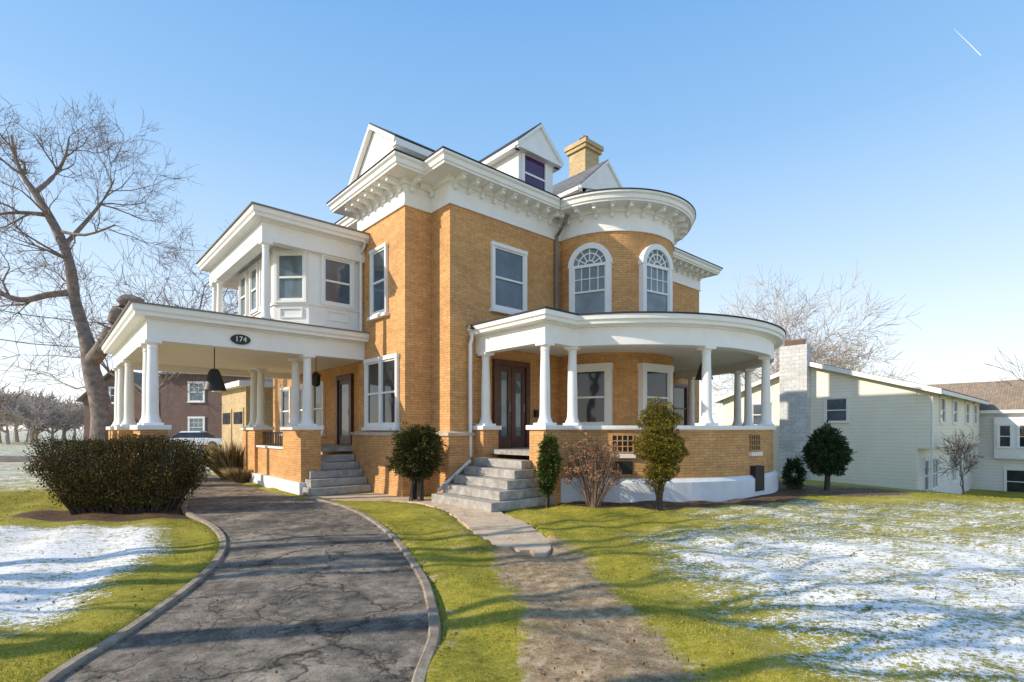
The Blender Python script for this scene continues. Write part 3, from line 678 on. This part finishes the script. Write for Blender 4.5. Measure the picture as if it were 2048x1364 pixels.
def tree_obj(name, label, loc, H, r, mx, seed, mats=('bark', 'twig'), group=None, cat='tree', trunk=.28, **kw):
    random.seed(seed); t = thing(name, label, cat, loc, 0, group); tr = MB(); tw = MB()
    branch(tr, tw, Vector((0, 0, -.1)), Vector((random.gauss(0, .03), random.gauss(0, .03), 1)), H*trunk, r, 0, mx, **kw)
    tr.build('trunk', M[mats[0]], t, smooth=True); tw.build('crown', M[mats[1]], t); return t
def P(px, py, Y): return Vector(((px-1024)/1044*Y, Y, 1.6+(860-py)/1044*Y))
random.seed(11)
base = Vector((-15.7, 20, 0)); bt = thing('bare_tree', 'tall leaning leafless tree with crooked trunk left of the carport', 'tree', base)
tr = MB(); tw = MB()
def limb(pts, rad, n=10):
    pts = [p-base for p in pts]; sm = []; rr = []
    for i in range(len(pts)-1):
        for k in range(3):
            f = k/3; p0 = pts[max(i-1, 0)]; p1 = pts[i]; p2 = pts[i+1]; p3 = pts[min(i+2, len(pts)-1)]
            q = .5*((2*p1)+(-p0+p2)*f+(2*p0-5*p1+4*p2-p3)*f*f+(-p0+3*p1-3*p2+p3)*f**3)
            sm.append(q); rr.append((rad[i]*(1-f)+rad[i+1]*f)*random.uniform(.93, 1.08)*.88)
    sm.append(pts[-1]); rr.append(rad[-1]*.88); tr.tube(sm, rr, n); return sm, rr
def sprout(sm, rr, start, cnt, L, mx=4, up=.03):
    for i in range(cnt):
        k = random.randint(int(len(sm)*start), len(sm)-1)
        d = (sm[k]-sm[k-1]).normalized(); ax = d.cross(Vector((random.gauss(0, 1), random.gauss(0, 1), random.gauss(0, 1)))).normalized()
        branch(tr, tw, sm[k], Matrix.Rotation(R(random.uniform(30, 70)), 3, ax) @ d, L*random.uniform(.6, 1.1), min(rr[k]*.6, .05), 1, mx, up=up, wig=.2, nch=(3, 4), ratio=.68, rmin=.0065)
Y = 20
a1 = limb([Vector((-15.7, 20, -.1)), P(205, 830, Y), P(183, 740, Y), P(176, 690, Y), P(150, 600, Y), P(138, 520, Y), P(108, 450, Y), P(70, 385, Y)], [.52, .42, .34, .29, .22, .19, .17, .14])
a2 = limb([P(178, 730, Y), P(215, 680, Y-.3), P(235, 630, Y-.4), P(252, 600, Y-.4), P(285, 603, Y-.4)], [.3, .32, .3, .24, .12])
a3 = limb([P(140, 585, Y), P(95, 590, Y-.4), P(40, 600, Y-.8), P(-20, 575, Y-1), P(-70, 540, Y-1)], [.16, .12, .11, .09, .05])
a4 = limb([P(70, 385, Y), P(45, 350, Y), P(30, 310, Y), P(22, 270, Y)], [.13, .09, .06, .03])
a5 = limb([P(70, 385, Y), P(105, 355, Y+.4), P(130, 315, Y+.6), P(138, 275, Y+.7)], [.11, .08, .055, .03])
a6 = limb([P(125, 495, Y), P(175, 440, Y+.5), P(210, 395, Y+.8), P(228, 360, Y+1)], [.11, .08, .05, .03])
a7 = limb([P(95, 430, Y), P(40, 425, Y-.5), P(-20, 430, Y-.8)], [.10, .07, .04])
a8 = limb([P(110, 460, Y), P(170, 470, Y-.4), P(230, 450, Y-.5)], [.08, .05, .03])
for a, c, L in ((a4, 6, 1.3), (a5, 6, 1.35), (a6, 7, 1.6), (a7, 4, 1.5), (a8, 5, 1.6), (a3, 6, 1.4), (a2, 1, 1.2)):
    sprout(a[0], a[1], .35, c, L)
sprout(a1[0], a1[1], .55, 4, 1.8)
tr.build('trunk', M['bark'], bt, smooth=True); tw.build('crown', M['twig'], bt)
tree_obj('bare_tree', 'leafless spreading tree rising behind the carport roof', (-21, 31, 0), 17, .3, 5, 5, ('bark', 'twig'), rmin=.013, ratio=.76, trunk=.3, up=.04, spread=(30, 65))
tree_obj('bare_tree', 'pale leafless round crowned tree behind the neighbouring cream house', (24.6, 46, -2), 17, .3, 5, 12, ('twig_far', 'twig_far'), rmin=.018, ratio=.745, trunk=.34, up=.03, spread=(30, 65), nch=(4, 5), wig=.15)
tree_obj('bare_tree', 'thin leafless tree at the far right edge of the lawn', (17.6, 16.6, -1), 7, .09, 4, 9, ('twig', 'twig'), rmin=.008, ratio=.72, spread=(15, 40))
tree_obj('bare_tree', 'small leafless shrubby tree before the lower neighbouring windows', (20.5, 23.6, -2), 6.0, .06, 4, 10, ('twig', 'twig'), rmin=.010, ratio=.72, trunk=.24)
YL = ['leafless yard tree beyond the left edge, nearest the camera line', 'leafless yard tree beyond the left edge, third from the hedge', 'leafless yard tree beyond the left edge, second from the hedge', 'leafless yard tree beyond the left edge, nearest the hedge', 'leafless yard tree beyond the left edge, farthest out']
for i, (x, y, H, rr_, s) in enumerate(((-7.5, 1.2, 9, .18, 14), (-9.3, 2.3, 10, .22, 15), (-10.4, 3.4, 10, .15, 16), (-11.6, 4.6, 11, .2, 18), (-14.5, 3.3, 12, .24, 19))):
    tree_obj('bare_tree', YL[i], (x, y, 0), H, rr_, 3, s, ('bark', 'twig'), rmin=.028, ratio=.5, trunk=.58, nch=(2, 3), spread=(20, 50), up=.10)
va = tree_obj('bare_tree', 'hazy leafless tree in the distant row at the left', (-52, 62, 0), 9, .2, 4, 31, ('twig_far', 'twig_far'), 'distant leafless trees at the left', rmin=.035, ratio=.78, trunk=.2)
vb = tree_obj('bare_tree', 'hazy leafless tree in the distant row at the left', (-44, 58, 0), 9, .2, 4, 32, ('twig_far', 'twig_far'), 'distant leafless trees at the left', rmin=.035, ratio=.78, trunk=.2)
random.seed(33)
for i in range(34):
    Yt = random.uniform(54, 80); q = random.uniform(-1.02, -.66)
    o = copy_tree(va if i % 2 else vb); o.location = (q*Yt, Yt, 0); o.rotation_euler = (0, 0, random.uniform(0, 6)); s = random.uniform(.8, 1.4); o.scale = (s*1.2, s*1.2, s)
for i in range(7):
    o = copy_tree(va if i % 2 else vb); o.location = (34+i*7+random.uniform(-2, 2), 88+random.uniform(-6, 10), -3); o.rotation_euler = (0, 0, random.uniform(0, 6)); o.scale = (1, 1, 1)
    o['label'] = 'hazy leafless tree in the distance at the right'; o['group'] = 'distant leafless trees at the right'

# ------------------------------------------------------------------ neighbours
nb = thing('neighbour_house', 'cream lap sided neighbouring house with white block chimney', 'house', (18.6, 24, -1.75), GA)
LX, LY = 15, 9.2
w = MB(); w.add([(0,0,-.6),(LX,0,-.6),(LX,LY,-.6),(0,LY,-.6),(0,0,5.3),(LX,0,5.3),(LX,LY,5.3),(0,LY,5.3),(0,LY/2,6.75),(LX,LY/2,6.75)],
      [(0,3,7,8,4),(1,5,9,6,2),(0,4,5,1),(2,6,7,3)]); w.build('wall', M['siding_cream'], nb)
MB().box(.05, -.5, 2.5, LX, -.002, 5.32).build('upper_storey', M['siding_cream'], nb)
MB().box(.12, -.03, -.6, LX, 0, 2.5).build('lower_wall', M['siding_white'], nb)
def roof2(par, x0, x1, ye0, ye1, yr, ze, za, mat, sp=True, name='roof'):
    r = MB()
    for ye in (ye0, ye1):
        k = [(x0, ye, ze), (x1, ye, ze), (x1, yr, za), (x0, yr, za)]
        r.add(k+[(p[0], p[1], p[2]+.08) for p in k], [(0,1,2,3),(4,5,6,7),(0,1,5,4),(1,2,6,5),(2,3,7,6),(3,0,4,7)])
        k2 = [(x0-.03, ye, ze-.18), (x0-.03, yr, za-.18), (x0-.03, yr, za+.05), (x0-.03, ye, ze+.06)]
        r.add(k2+[(p[0]+.1, p[1], p[2]) for p in k2], [(0,1,2,3),(4,5,6,7),(0,1,5,4),(1,2,6,5),(2,3,7,6),(3,0,4,7)], None, 1)
        r.box(x0+.08, ye-.02, ze-.16, x1-.1, ye+.02, ze+.02, 1)
    return r.build(name, [mat, M['white']], par)
roof2(nb, -.35, LX+.3, -.95, LY+.4, LY/2, 5.12, 6.9, M['shingle'])
cb = MB().box(-.55, 4.45, -.6, .0, 5.8, 7.8).build('chimney', M['block'], nb)
MB().box(-.42, 4.65, 7.8, -.12, 5.6, 8.1).build('flue', M['wood'], cb)
for (y, z0, z1, ww) in ((3.25, 3.75, 4.95, .95), (7.0, 3.6, 4.8, .9)): window(nb, (0, y), R(-90), ww, z0, z1, pane='glass', sill=False)
for x in (2.6, 6.0, 10, 13): window(nb, (x, -.5), 0, 1.1, 3.7, 4.9, pane='glass', sill=False)
for x in (1.7, 3.6, 9, 13): window(nb, (x, -.03), 0, .9 if x < 3 else 1.3, .4, 1.9, pane='glass', sill=False, mull=x > 3)
MB().tube([(.1, -.55, 5.2), (.1, -.55, -.2)], .04, 6).build('downspout', M['white'], nb)
def town(label, loc, wd, wall, hh):
    h_ = thing('townhouse', label, 'house', loc, GA)
    D = 7.0; e_ = 5.9+hh
    w = MB(); w.add([(0,0,-.5),(wd,0,-.5),(wd,D,-.5),(0,D,-.5),(0,0,e_),(wd,0,e_),(wd,D,e_),(0,D,e_),(wd/2,0,e_+1.7),(wd/2,D,e_+1.7)], [(0,1,5,8,4),(2,3,7,9,6),(1,2,6,5),(3,0,4,7)]); w.build('wall', M[wall], h_)
    r = MB()
    for xe in (-.45, wd+.45):
        k = [(xe, -.5, e_-.22), (xe, D+.3, e_-.22), (wd/2, D+.3, e_+1.8), (wd/2, -.5, e_+1.8)]
        r.add(k+[(p[0], p[1], p[2]+.1) for p in k], [(0,1,2,3),(4,5,6,7),(0,1,5,4),(1,2,6,5),(2,3,7,6),(3,0,4,7)])
        k = [(xe, e_-.37), (wd/2, e_+1.64), (wd/2, e_+1.84), (xe, e_-.17)]
        r.add([(p[0], y, p[1]) for y in (-.53, -.43) for p in k], [(0,1,2,3),(7,6,5,4),(0,1,5,4),(1,2,6,5),(2,3,7,6),(3,0,4,7)], None, 1)
        r.box(xe-.03, -.4, e_-.34, xe+.03, D+.2, e_-.14, 1)
    r.build('roof', [M['shingle_brown'], M['white']], h_)
    MB().box(-.5, .5, 2.7, -.002, 2.4, 5.3).build('oriel', M['siding'], h_)
    for y in (1.0, 1.9): window(h_, (-.5, y), R(-90), .55, 3.4, 4.8, sill=False, pane='glass_dark')
    for y in (1.4, 4.2): window(h_, (0, y), R(-90), 1.0, .5, 2.0, sill=False, pane='glass_dark')
    window(h_, (0, 4.2), R(-90), 1.0, 3.0, 4.8, sill=False, pane='glass_dark')
    MB().box(-1.1, 3.1, 2.5, -.002, 5.4, 2.62).box(-1.1, 3.1, 2.62, -1.04, 5.4, 3.4).build('balcony', M['white'], h_)
    MB().box(.4, -1.2, 2.5, wd-.4, -.002, 2.62).box(.4, -1.2, 2.62, .46, -.002, 3.5).box(.46, -1.2, 2.62, wd-.4, -1.14, 3.5).build('balcony', M['white'], h_)
    for x in (wd*.3, wd*.7): window(h_, (x, 0), 0, 1.1, 3.2, 5.0, sill=False, pane='glass_dark'); window(h_, (x, 0), 0, 1.1, .4, 2.1, sill=False, pane='glass_dark')
    return h_
nbl = Vector((18.6, 24, 0))
for i, (s, off, z, wall, lab) in enumerate(((15.6, -3.6, -2.9, 'siding_white', 'white two storey townhouse with brown roof adjoining the cream house'),
        (20.9, -6.6, -3.1, 'siding_cream', 'cream townhouse with brown gable roof, second past the cream lap sided house'), (26.4, -9.4, -3.3, 'siding_white', 'pale townhouse lowest on the slope at the far right edge'))):
    p_ = nbl+U*s+V*off; town(lab, (p_.x, p_.y, z), 4.9, wall, .35*i)
fn = thing('board_wall', 'low weathered board wall at the right edge of the lawn', 'fence', (15.6, 16.4, -1.1), R(20))
MB().box(0, 0, -.5, 5, .08, .5).build('boards', M['rail_wood'], fn)
for i in range(4):
    MB().box(i*1.6, -.08, -.5, i*1.6+.1, 0, .6).build('post', M['rail_wood'], fn)
gr = thing('garage', 'single storey tan brick garage with white eave behind the carport', 'garage', HC+V*17, GA)
MB().box(0, 0, 0, 8, 4.6, 3.7).build('wall', M['brick_pale'], gr)
MB().box(-.4, -.4, 3.7, 8.4, 5.0, 3.95).build('eave', M['white'], gr)
g_ = MB(); g_.add([(-.4,-.4,3.952),(8.4,-.4,3.952),(8.4,5,3.952),(-.4,5,3.952),(4,2.3,4.8)], [(0,1,4),(1,2,4),(2,3,4),(3,0,4)]); g_.build('roof', M['shingle'], gr)
for y in (1.2, 3.4):
    f_ = MB().ob((0, y), R(-90), -.9, .9, 0, 2.7, -.01, .05).build('garage_door', M['brick_pale'], gr); MB().ob((0, y), R(-90), -.8, .8, 1.9, 2.5, .052, .06).build('pane', M['glass_dark'], f_)
bh = thing('neighbour_house', 'dark red brick house seen through the carport', 'house', (-33, 49, 0), 0)
MB().box(0, 0, 0, 10, 9, 6.8).build('wall', M['brick_red'], bh)
rr_ = MB(); rr_.add([(-.5,-.5,6.8),(10.5,-.5,6.8),(10.5,9.5,6.8),(-.5,9.5,6.8),(3.5,4.5,9),(7,4.5,9)], [(0,1,5,4),(1,2,5),(2,3,4,5),(3,0,4),(0,3,2,1)]); rr_.build('roof', M['shingle'], bh)
for (x, z) in ((3.4, 1.0), (3.4, 4.3), (7.5, 1.0), (7.5, 4.3)): window(bh, (x, 0), 0, 1.3, z, z+1.7, casing=.14, pane='glass_pale', muntin=(3, 2))
bh2 = thing('neighbour_house', 'brown gabled house behind the leaning tree at left', 'house', (-41, 50, 0), 0)
w = MB(); w.add([(0,0,0),(6,0,0),(6,8,0),(0,8,0),(0,0,4.6),(6,0,4.6),(6,8,4.6),(0,8,4.6),(3,0,7.2),(3,8,7.2)], [(0,1,5,8,4),(2,3,7,9,6),(1,2,6,5),(3,0,4,7)]); w.build('wall', M['brick_red'], bh2)
r = MB()
for xe in (-.5, 6.5):
    k = [(xe, -.4, 4.3), (xe, 8.3, 4.3), (3, 8.3, 7.35), (3, -.4, 7.35)]
    r.add(k+[(p[0], p[1], p[2]+.1) for p in k], [(0,1,2,3),(4,5,6,7),(0,1,5,4),(1,2,6,5),(2,3,7,6),(3,0,4,7)])
r.build('roof', M['shingle_brown'], bh2)
for (x, z) in ((1.5, 1.2), (4.3, 1.2), (3, 4.2)): window(bh2, (x, 0), 0, .9, z, z+1.4, casing=.12, pane='glass_dark')

car = thing('parked_car', 'white parked car in front of the dark brick house', 'car', (-26.4, 44, 0), R(8))
bd = MB(); prof = [(-2.2, .35), (-2.25, .7), (-2.1, .88), (-1.3, .95), (1.0, .95), (2.0, .82), (2.25, .65), (2.22, .35)]
bd.add([(x, y, z) for y in (-.88, .88) for (x, z) in prof], [tuple(range(8)), tuple(range(8, 16))[::-1]]+[(i, (i+1) % 8, 8+(i+1) % 8, 8+i) for i in range(8)])
bd.build('body', M['carpaint'], car, bevel=.06)
cb_ = MB(); cb_.add([(-1.9,-.8,.93),(-1.15,-.62,1.42),(.35,-.62,1.44),(1.1,-.8,.93),(-1.9,.8,.93),(-1.15,.62,1.42),(.35,.62,1.44),(1.1,.8,.93)], [(0,1,2,3),(7,6,5,4),(0,4,5,1),(2,6,7,3),(0,3,7,4)]); cb_.build('cabin_glass', M['glass_dark'], car)
MB().add([(-1.25,-.68,1.39),(.45,-.68,1.41),(.45,.68,1.41),(-1.25,.68,1.39),(-1.1,-.58,1.5),(.3,-.58,1.52),(.3,.58,1.52),(-1.1,.58,1.5)], [(0,3,2,1),(4,5,6,7),(0,1,5,4),(1,2,6,5),(2,3,7,6),(3,0,4,7)]).build('car_roof', M['carpaint'], car)
for x in (-1.4, 1.4):
    for y in (-.9, .7):
        k = [(x+.34*math.cos(i*math.pi/8), .34+.34*math.sin(i*math.pi/8)) for i in range(16)]
        wh = MB().slab((0, y), 0, k, -.2, 0).build('wheel', M['tyre'], car)
        k = [(x+.2*math.cos(i*math.pi/6), .34+.2*math.sin(i*math.pi/6)) for i in range(12)]
        MB().slab((0, y), 0, k, .002 if y < 0 else -.21, .012 if y < 0 else -.202).build('rim', M['pipe'], wh)
for z in (0, 1.4):
    o = MB().tube([(-27, 22, 6.0+z+.2), (-24, 26, 5.9+z), (-21.5, 30, 6.1+z), (-17, 40, 6.6+z)], .02, 4).build('overhead_wire', M['black'])
    tag(o, ['lower', 'upper'][z > 0]+' thin dark overhead wire crossing behind the leaning tree', 'wire')
o = MB().tube([Vector(((1908-1024)/1044*3000, 3000, 1.6+(860-58)/1044*3000)), Vector(((1935-1024)/1044*3000, 3000, 1.6+(860-84)/1044*3000)), Vector(((1962-1024)/1044*3000, 3000, 1.6+(860-111)/1044*3000))], [.6, 1.4, 2.0], 8).build('contrail', M['contrail'])
tag(o, 'short white vapour trail high in the blue sky at right', 'contrail')

# ------------------------------------------------------------------ ground
Lp = [(-1.5, -2), (-2.5, 2), (-2.93, 3.31), (-3.02, 4.07), (-3.33, 5.57), (-3.86, 6.96), (-4.75, 8.35), (-6.4, 10.2), (-7.1, 11.3), (-8.6, 13.0), (-12.0, 16.8), (-19, 25)]
Rp = [(.2, -2), (-.45, 2), (-.58, 3.31), (-.587, 3.98), (-.77, 4.91), (-1.015, 5.76), (-1.70, 7.59), (-2.52, 9.28), (-3.45, 10.77), (-4.5, 11.9), (-5.7, 12.9), (-10.2, 18.0), (-16, 25)]
def smooth_path(p, k=6):
    out = []
    for i in range(len(p)-1):
        p0 = p[max(i-1, 0)]; p1 = p[i]; p2 = p[i+1]; p3 = p[min(i+2, len(p)-1)]
        for q in range(k):
            f = q/k; out.append(tuple(.5*((2*p1[c])+(-p0[c]+p2[c])*f+(2*p0[c]-5*p1[c]+4*p2[c]-p3[c])*f*f+(-p0[c]+3*p1[c]-3*p2[c]+p3[c])*f**3) for c in (0, 1)))
    return out+[p[-1]]
Ls, Rs = smooth_path(Lp), smooth_path(Rp)
def resample(p, n):
    p = np.array(p); d = np.r_[0, np.cumsum(np.hypot(*(p[1:]-p[:-1]).T))]; t = np.linspace(0, d[-1], n)
    return np.stack([np.interp(t, d, p[:, 0]), np.interp(t, d, p[:, 1])], 1)
La, Ra = resample(Ls, 120), resample(Rs, 120)
def inpoly(x, y, poly):
    x = np.asarray(x); c = np.zeros(x.shape, bool); n = len(poly); j = n-1
    for i in range(n):
        xi, yi = poly[i]; xj, yj = poly[j]
        if yi != yj: c ^= ((yi > y) != (yj > y)) & (x < (xj-xi)*(y-yi)/(yj-yi)+xi)
        j = i
    return c
drive_poly = list(map(tuple, La))+list(map(tuple, Ra[::-1]))
random.seed(77)
edge_l = [(x+random.uniform(-.025, .025), y) for x, y in smooth_path([(-2.7, 11.75), (-1.95, 11.3), (-1.17, 9.9), (-.55, 8.0), (-.22, 7.2)], 6)]
edge_r = [(x+random.uniform(-.025, .025), y) for x, y in smooth_path([(.52, 6.9), (.52, 7.4), (.38, 8.3), (.2, 9.03), (-.25, 10.2), (-.1, 10.9)], 6)]
path_poly = edge_l+[(-.10, 7.05), (.0, 7.1), (.1, 6.85), (.24, 6.9), (.3, 6.62), (.42, 6.66)]+edge_r+[(-1.2, 11.6), (-2.4, 12.5), (-3.2, 13.3), (-4.9, 12.35), (-4.3, 11.95)]
def sm(t): t = np.clip(t, 0, 1); return t*t*(3-2*t)
def hgt(x, y): return -2.3*sm((x*.7+y*.3-10.5)/14.0)*sm((x-4)/6)
ly = np.array([p[1] for p in Ls]); lx = np.array([p[0] for p in Ls])
T3 = HC+U*T[0]+V*T[1]
def masks(x, y):
    n = .35*np.sin(x*1.7+y*.9)+.3*np.sin(y*2.3-x*1.1)
    sr_ = sm((x-1.15-.35*n-.35*np.clip(4.2-y, 0, 2))/1.8)*sm((9.2-y+.4*n)/2.4)*(y > -3)*.72
    sr_ = np.maximum(sr_, .36*sm((x-2)/3)*sm((12.5-y)/2)*(y < 40)*sm((y+2)/2))
    d = np.interp(y, ly, lx)-x
    sl_ = sm((d-.4+.2*n)/.8)*sm((8.9-y+.3*n)/.9)*sm((y-3.9+.4*n)/.9)*.86
    far = .5*sm((-x-9)/3)*sm((y-12)/4)
    snow_ = np.maximum(np.maximum(sr_, sl_), far)
    dt = np.hypot(x-T3.x, y-T3.y)
    pc = .2+(7.2-y)*.13
    strip = sm((.80-np.abs(x-pc)+.15*n)/.5)*sm((7.9-y)/.4)*.88
    pathside = .5*sm((1.1-np.abs(x-(-.05+(7-y)*.28)))/.4)*(y > 6.6)*(y < 10.5)
    bed = sm((5.7-dt+.2*n)/.4)*(x > .3)*.95
    bed = np.maximum(bed, .8*sm((1.5-np.hypot((x-8.6)/1.3, y-13.6))/.5))
    bed = np.maximum(bed, sm((1.0-np.hypot((x+7.4)/2.2, (y-9.9)/.95))/.2))
    dl = x-np.interp(y, [p[1] for p in Rs], [p[0] for p in Rs])
    dirt = np.maximum(np.maximum(np.maximum(strip, pathside*.7), bed), .38*sm((.5-dl)/.5)*(dl > 0))
    snow_ = snow_*(1-np.clip(dirt, 0, 1)*.9)
    return snow_, dirt, bed
xs = np.unique(np.r_[-2500, -1200, -600, -300, -150, -90, np.arange(-60, -12, 2.), np.arange(-12, 13, .11), np.arange(13, 60, 1.5), 70, 90, 150, 300, 600, 1200, 2500])
ys = np.unique(np.r_[-60, -20, -8, np.arange(-3, 2.4, .6), np.arange(2.4, 14, .11), np.arange(14, 60, 1.5), 70, 90, 130, 200, 400, 800, 1600, 3500])
X, Yg = np.meshgrid(xs, ys); X = X.ravel(); Yg = Yg.ravel()
Z = hgt(X, Yg)+.025*np.sin(X*2.1+1)*np.sin(Yg*1.7)*(Yg < 14)+.02*np.sin(X*5.3+Yg*3.1)*(Yg < 12)*(Yg > 2)
ind = inpoly(X, Yg, drive_poly) | inpoly(X, Yg, path_poly)
Z = np.where(ind, -.07, Z+.02)
inho = (Yg > 10.8) & (Yg < 14) & (X < 1) & (X > -12) & ~ind; Z = np.where(inho, np.minimum(Z, .0), Z)
nx, ny = len(xs), len(ys)
me = bpy.data.meshes.new('ground'); idx = np.arange(nx*ny).reshape(ny, nx)
q = np.stack([idx[:-1, :-1], idx[:-1, 1:], idx[1:, 1:], idx[1:, :-1]], -1).reshape(-1)
me.vertices.add(nx*ny); me.vertices.foreach_set('co', np.stack([X, Yg, Z], 1).astype(np.float32).ravel())
nf = len(q)//4; me.loops.add(len(q)); me.loops.foreach_set('vertex_index', q.astype(np.int32)); me.polygons.add(nf); me.polygons.foreach_set('loop_start', np.arange(0, 4*nf, 4, dtype=np.int32))
try: me.polygons.foreach_set('loop_total', np.full(nf, 4, dtype=np.int32))
except Exception: pass
me.update(calc_edges=True); me.polygons.foreach_set('use_smooth', [True]*nf)
ca = me.color_attributes.new('mask', 'FLOAT_COLOR', 'POINT'); s_, d_, be_ = masks(X, Yg)
ca.data.foreach_set('color', np.stack([s_, d_, be_, np.ones_like(s_)], 1).astype(np.float32).ravel())
me.materials.append(M['ground']); g = bpy.data.objects.new('ground', me); C.objects.link(g); struct(g)
dm = MB()
K = 8; vs = []
for i in range(120):
    for j in range(K+1):
        f = j/K; p = La[i]*(1-f)+Ra[i]*f; vs.append((p[0], p[1], .012+.02*math.sin(f*math.pi)))
dm.add(vs, [(i*(K+1)+j, i*(K+1)+j+1, (i+1)*(K+1)+j+1, (i+1)*(K+1)+j) for i in range(119) for j in range(K)])
struct(dm.build('driveway', M['asphalt'], smooth=True))
kl = [tuple(p) for p in La if p[1] < 11.2]; kr = [tuple(p) for p in Ra if p[1] < 12.0]
kp = [(-.05, -.08), (-.05, .035), (-.035, .048), (.03, .044), (.045, .03), (.045, -.08)]
struct(MB().sweep(kl[::-1], kp).build('kerb_left', M['kerb'])); struct(MB().sweep(kr, kp).build('kerb_right', M['kerb']))
struct(MB().poly(path_poly, -.05, .018).build('path', M['concrete']))
struct(MB().poly([(-90, 27), (-14, 25.5), (-14, 31), (-90, 34)], .02, .03).build('street', M['asphalt']))
struct(MB().poly([(-90, 24.6), (-19, 23.5), (-19, 24.6), (-90, 25.9)], .02, .06).build('pavement', M['concrete']))
rg = np.random.RandomState(4); n = 300000
Yb = 2.7*np.exp(rg.rand(n)*math.log(14/2.7)); Xb = Yb*(rg.rand(n)*2.14-1.07)
keep = ~inpoly(Xb, Yb, drive_poly) & ~inpoly(Xb, Yb, path_poly)
keep &= np.hypot(Xb-T3.x, Yb-T3.y) > 4.75
rel = np.stack([Xb-HC.x, Yb-HC.y], 1); uu = rel@np.array([U.x, U.y]); vv = rel@np.array([V.x, V.y]); keep &= ~((uu > -2.7) & (vv > -2.6) & (uu < 3)) | (uu < -2.8)
keep &= ~((uu > -6) & (vv > 2.8))
sM, dM, bM = masks(Xb, Yb); patch = np.array([mnoise.noise(Vector((x*1.3, y*1.3, 0)))+.6*mnoise.noise(Vector((x*5, y*5, 3))) for x, y in zip(Xb, Yb)])
keep &= rg.rand(n) < (1-.93*np.clip(sM*1.2, 0, 1))*(1-.93*np.clip(dM*1.25, 0, 1))*(.7+1.2*patch)
Xb, Yb, sM = Xb[keep], Yb[keep], sM[keep]; n = len(Xb); zb = hgt(Xb, Yb)+.025*np.sin(Xb*2.1+1)*np.sin(Yb*1.7)+.02*np.sin(Xb*5.3+Yb*3.1)+.012
a = rg.rand(n)*6.28; hh = (.010+.018*rg.rand(n))*(1-.3*sM); ww = .0018+.0005*Yb; ln = rg.rand(n)*.022
b0_ = np.stack([Xb, Yb, zb], 1); wv = np.stack([np.cos(a)*ww, np.sin(a)*ww, 0*a], 1); tip = b0_+np.stack([np.cos(a+1.3)*ln, np.sin(a+1.3)*ln, hh], 1)
go = quads_obj('lawn_grass', np.stack([b0_-wv, b0_+wv, tip], 1).reshape(-1, 3), M['grassblade'], None, 3)
tag(go, 'short yellow green grass blades of the front lawn', 'grass', kind='stuff')
n = 2600; Yb = 3*np.exp(rg.rand(n)*math.log(4)); Xb = Yb*(rg.rand(n)*2-1)
k_ = np.hypot(Xb-T3.x, Yb-T3.y) > 4.9; Xb, Yb = Xb[k_], Yb[k_]
pt = np.stack([Xb, Yb, hgt(Xb, Yb)+.05], 1); pt = pt[(rg.rand(len(pt)) < .2+.8*masks(Xb, Yb)[1])]
lo = quads_obj('leaf_litter', leaves(pt*1.0, .014, .6, seed=3), M['leaflitter']); tag(lo, 'scattered small brown fallen leaves on the lawn', 'leaves', kind='stuff')

# ------------------------------------------------------------------ light, sky, camera
w = bpy.data.worlds.new('World'); bpy.context.scene.world = w; w.use_nodes = True; nt = w.node_tree
sk = nt.nodes.new('ShaderNodeTexSky'); sk.sky_type = 'NISHITA'; sk.sun_disc = False
sk.sun_elevation = SUN_EL; sk.sun_rotation = math.atan2(SUN_AZ.x, SUN_AZ.y); sk.air_density = 1.0; sk.dust_density = .6; sk.ozone_density = 2.0; sk.altitude = 100
sep = N(nt, 'ShaderNodeSeparateXYZ'); nt.links.new(N(nt, 'ShaderNodeTexCoord').outputs['Generated'], sep.inputs[0])
gradc = ramp(nt, sep.outputs['Z'], [(0, (.98, .95, .93)), (.10, (.84, .89, .94)), (.28, (.53, .71, .91)), (.46, (.29, .53, .85)), (.70, (.14, .37, .76)), (.9, (.11, .24, .48))])
gain = mixc(nt, 1, gradc, (7.5, 7.5, 7.5), 'MULTIPLY')
sky = mixc(nt, .15, gain, mixc(nt, 1, sk.outputs[0], (2.0, 2.0, 2.0), 'MULTIPLY'))
bg = nt.nodes['Background']; bg.inputs['Strength'].default_value = .15; nt.links.new(sky, bg.inputs['Color'])
sl = bpy.data.lights.new('sun', 'SUN'); sl.energy = 5.0; sl.angle = R(.5); sl.color = (1, .88, .70)
so = bpy.data.objects.new('sun', sl); C.objects.link(so)
sd = SUN_AZ*math.cos(SUN_EL)+Vector((0, 0, math.sin(SUN_EL))); so.rotation_euler = sd.to_track_quat('Z', 'Y').to_euler(); so.location = (-20, -5, 20)
cd = bpy.data.cameras.new('camera'); cam = bpy.data.objects.new('camera', cd); C.objects.link(cam)
cam.location = (0, 0, 1.6); cam.rotation_euler = (R(90), 0, 0); cd.lens = 36*1044/2048; cd.sensor_width = 36; cd.shift_y = 178/2048; cd.clip_end = 8000; cd.clip_start = .05
bpy.context.scene.camera = cam
vs_ = bpy.context.scene.view_settings; vs_.view_transform = 'Standard'; vs_.look = 'None'; vs_.exposure = 0
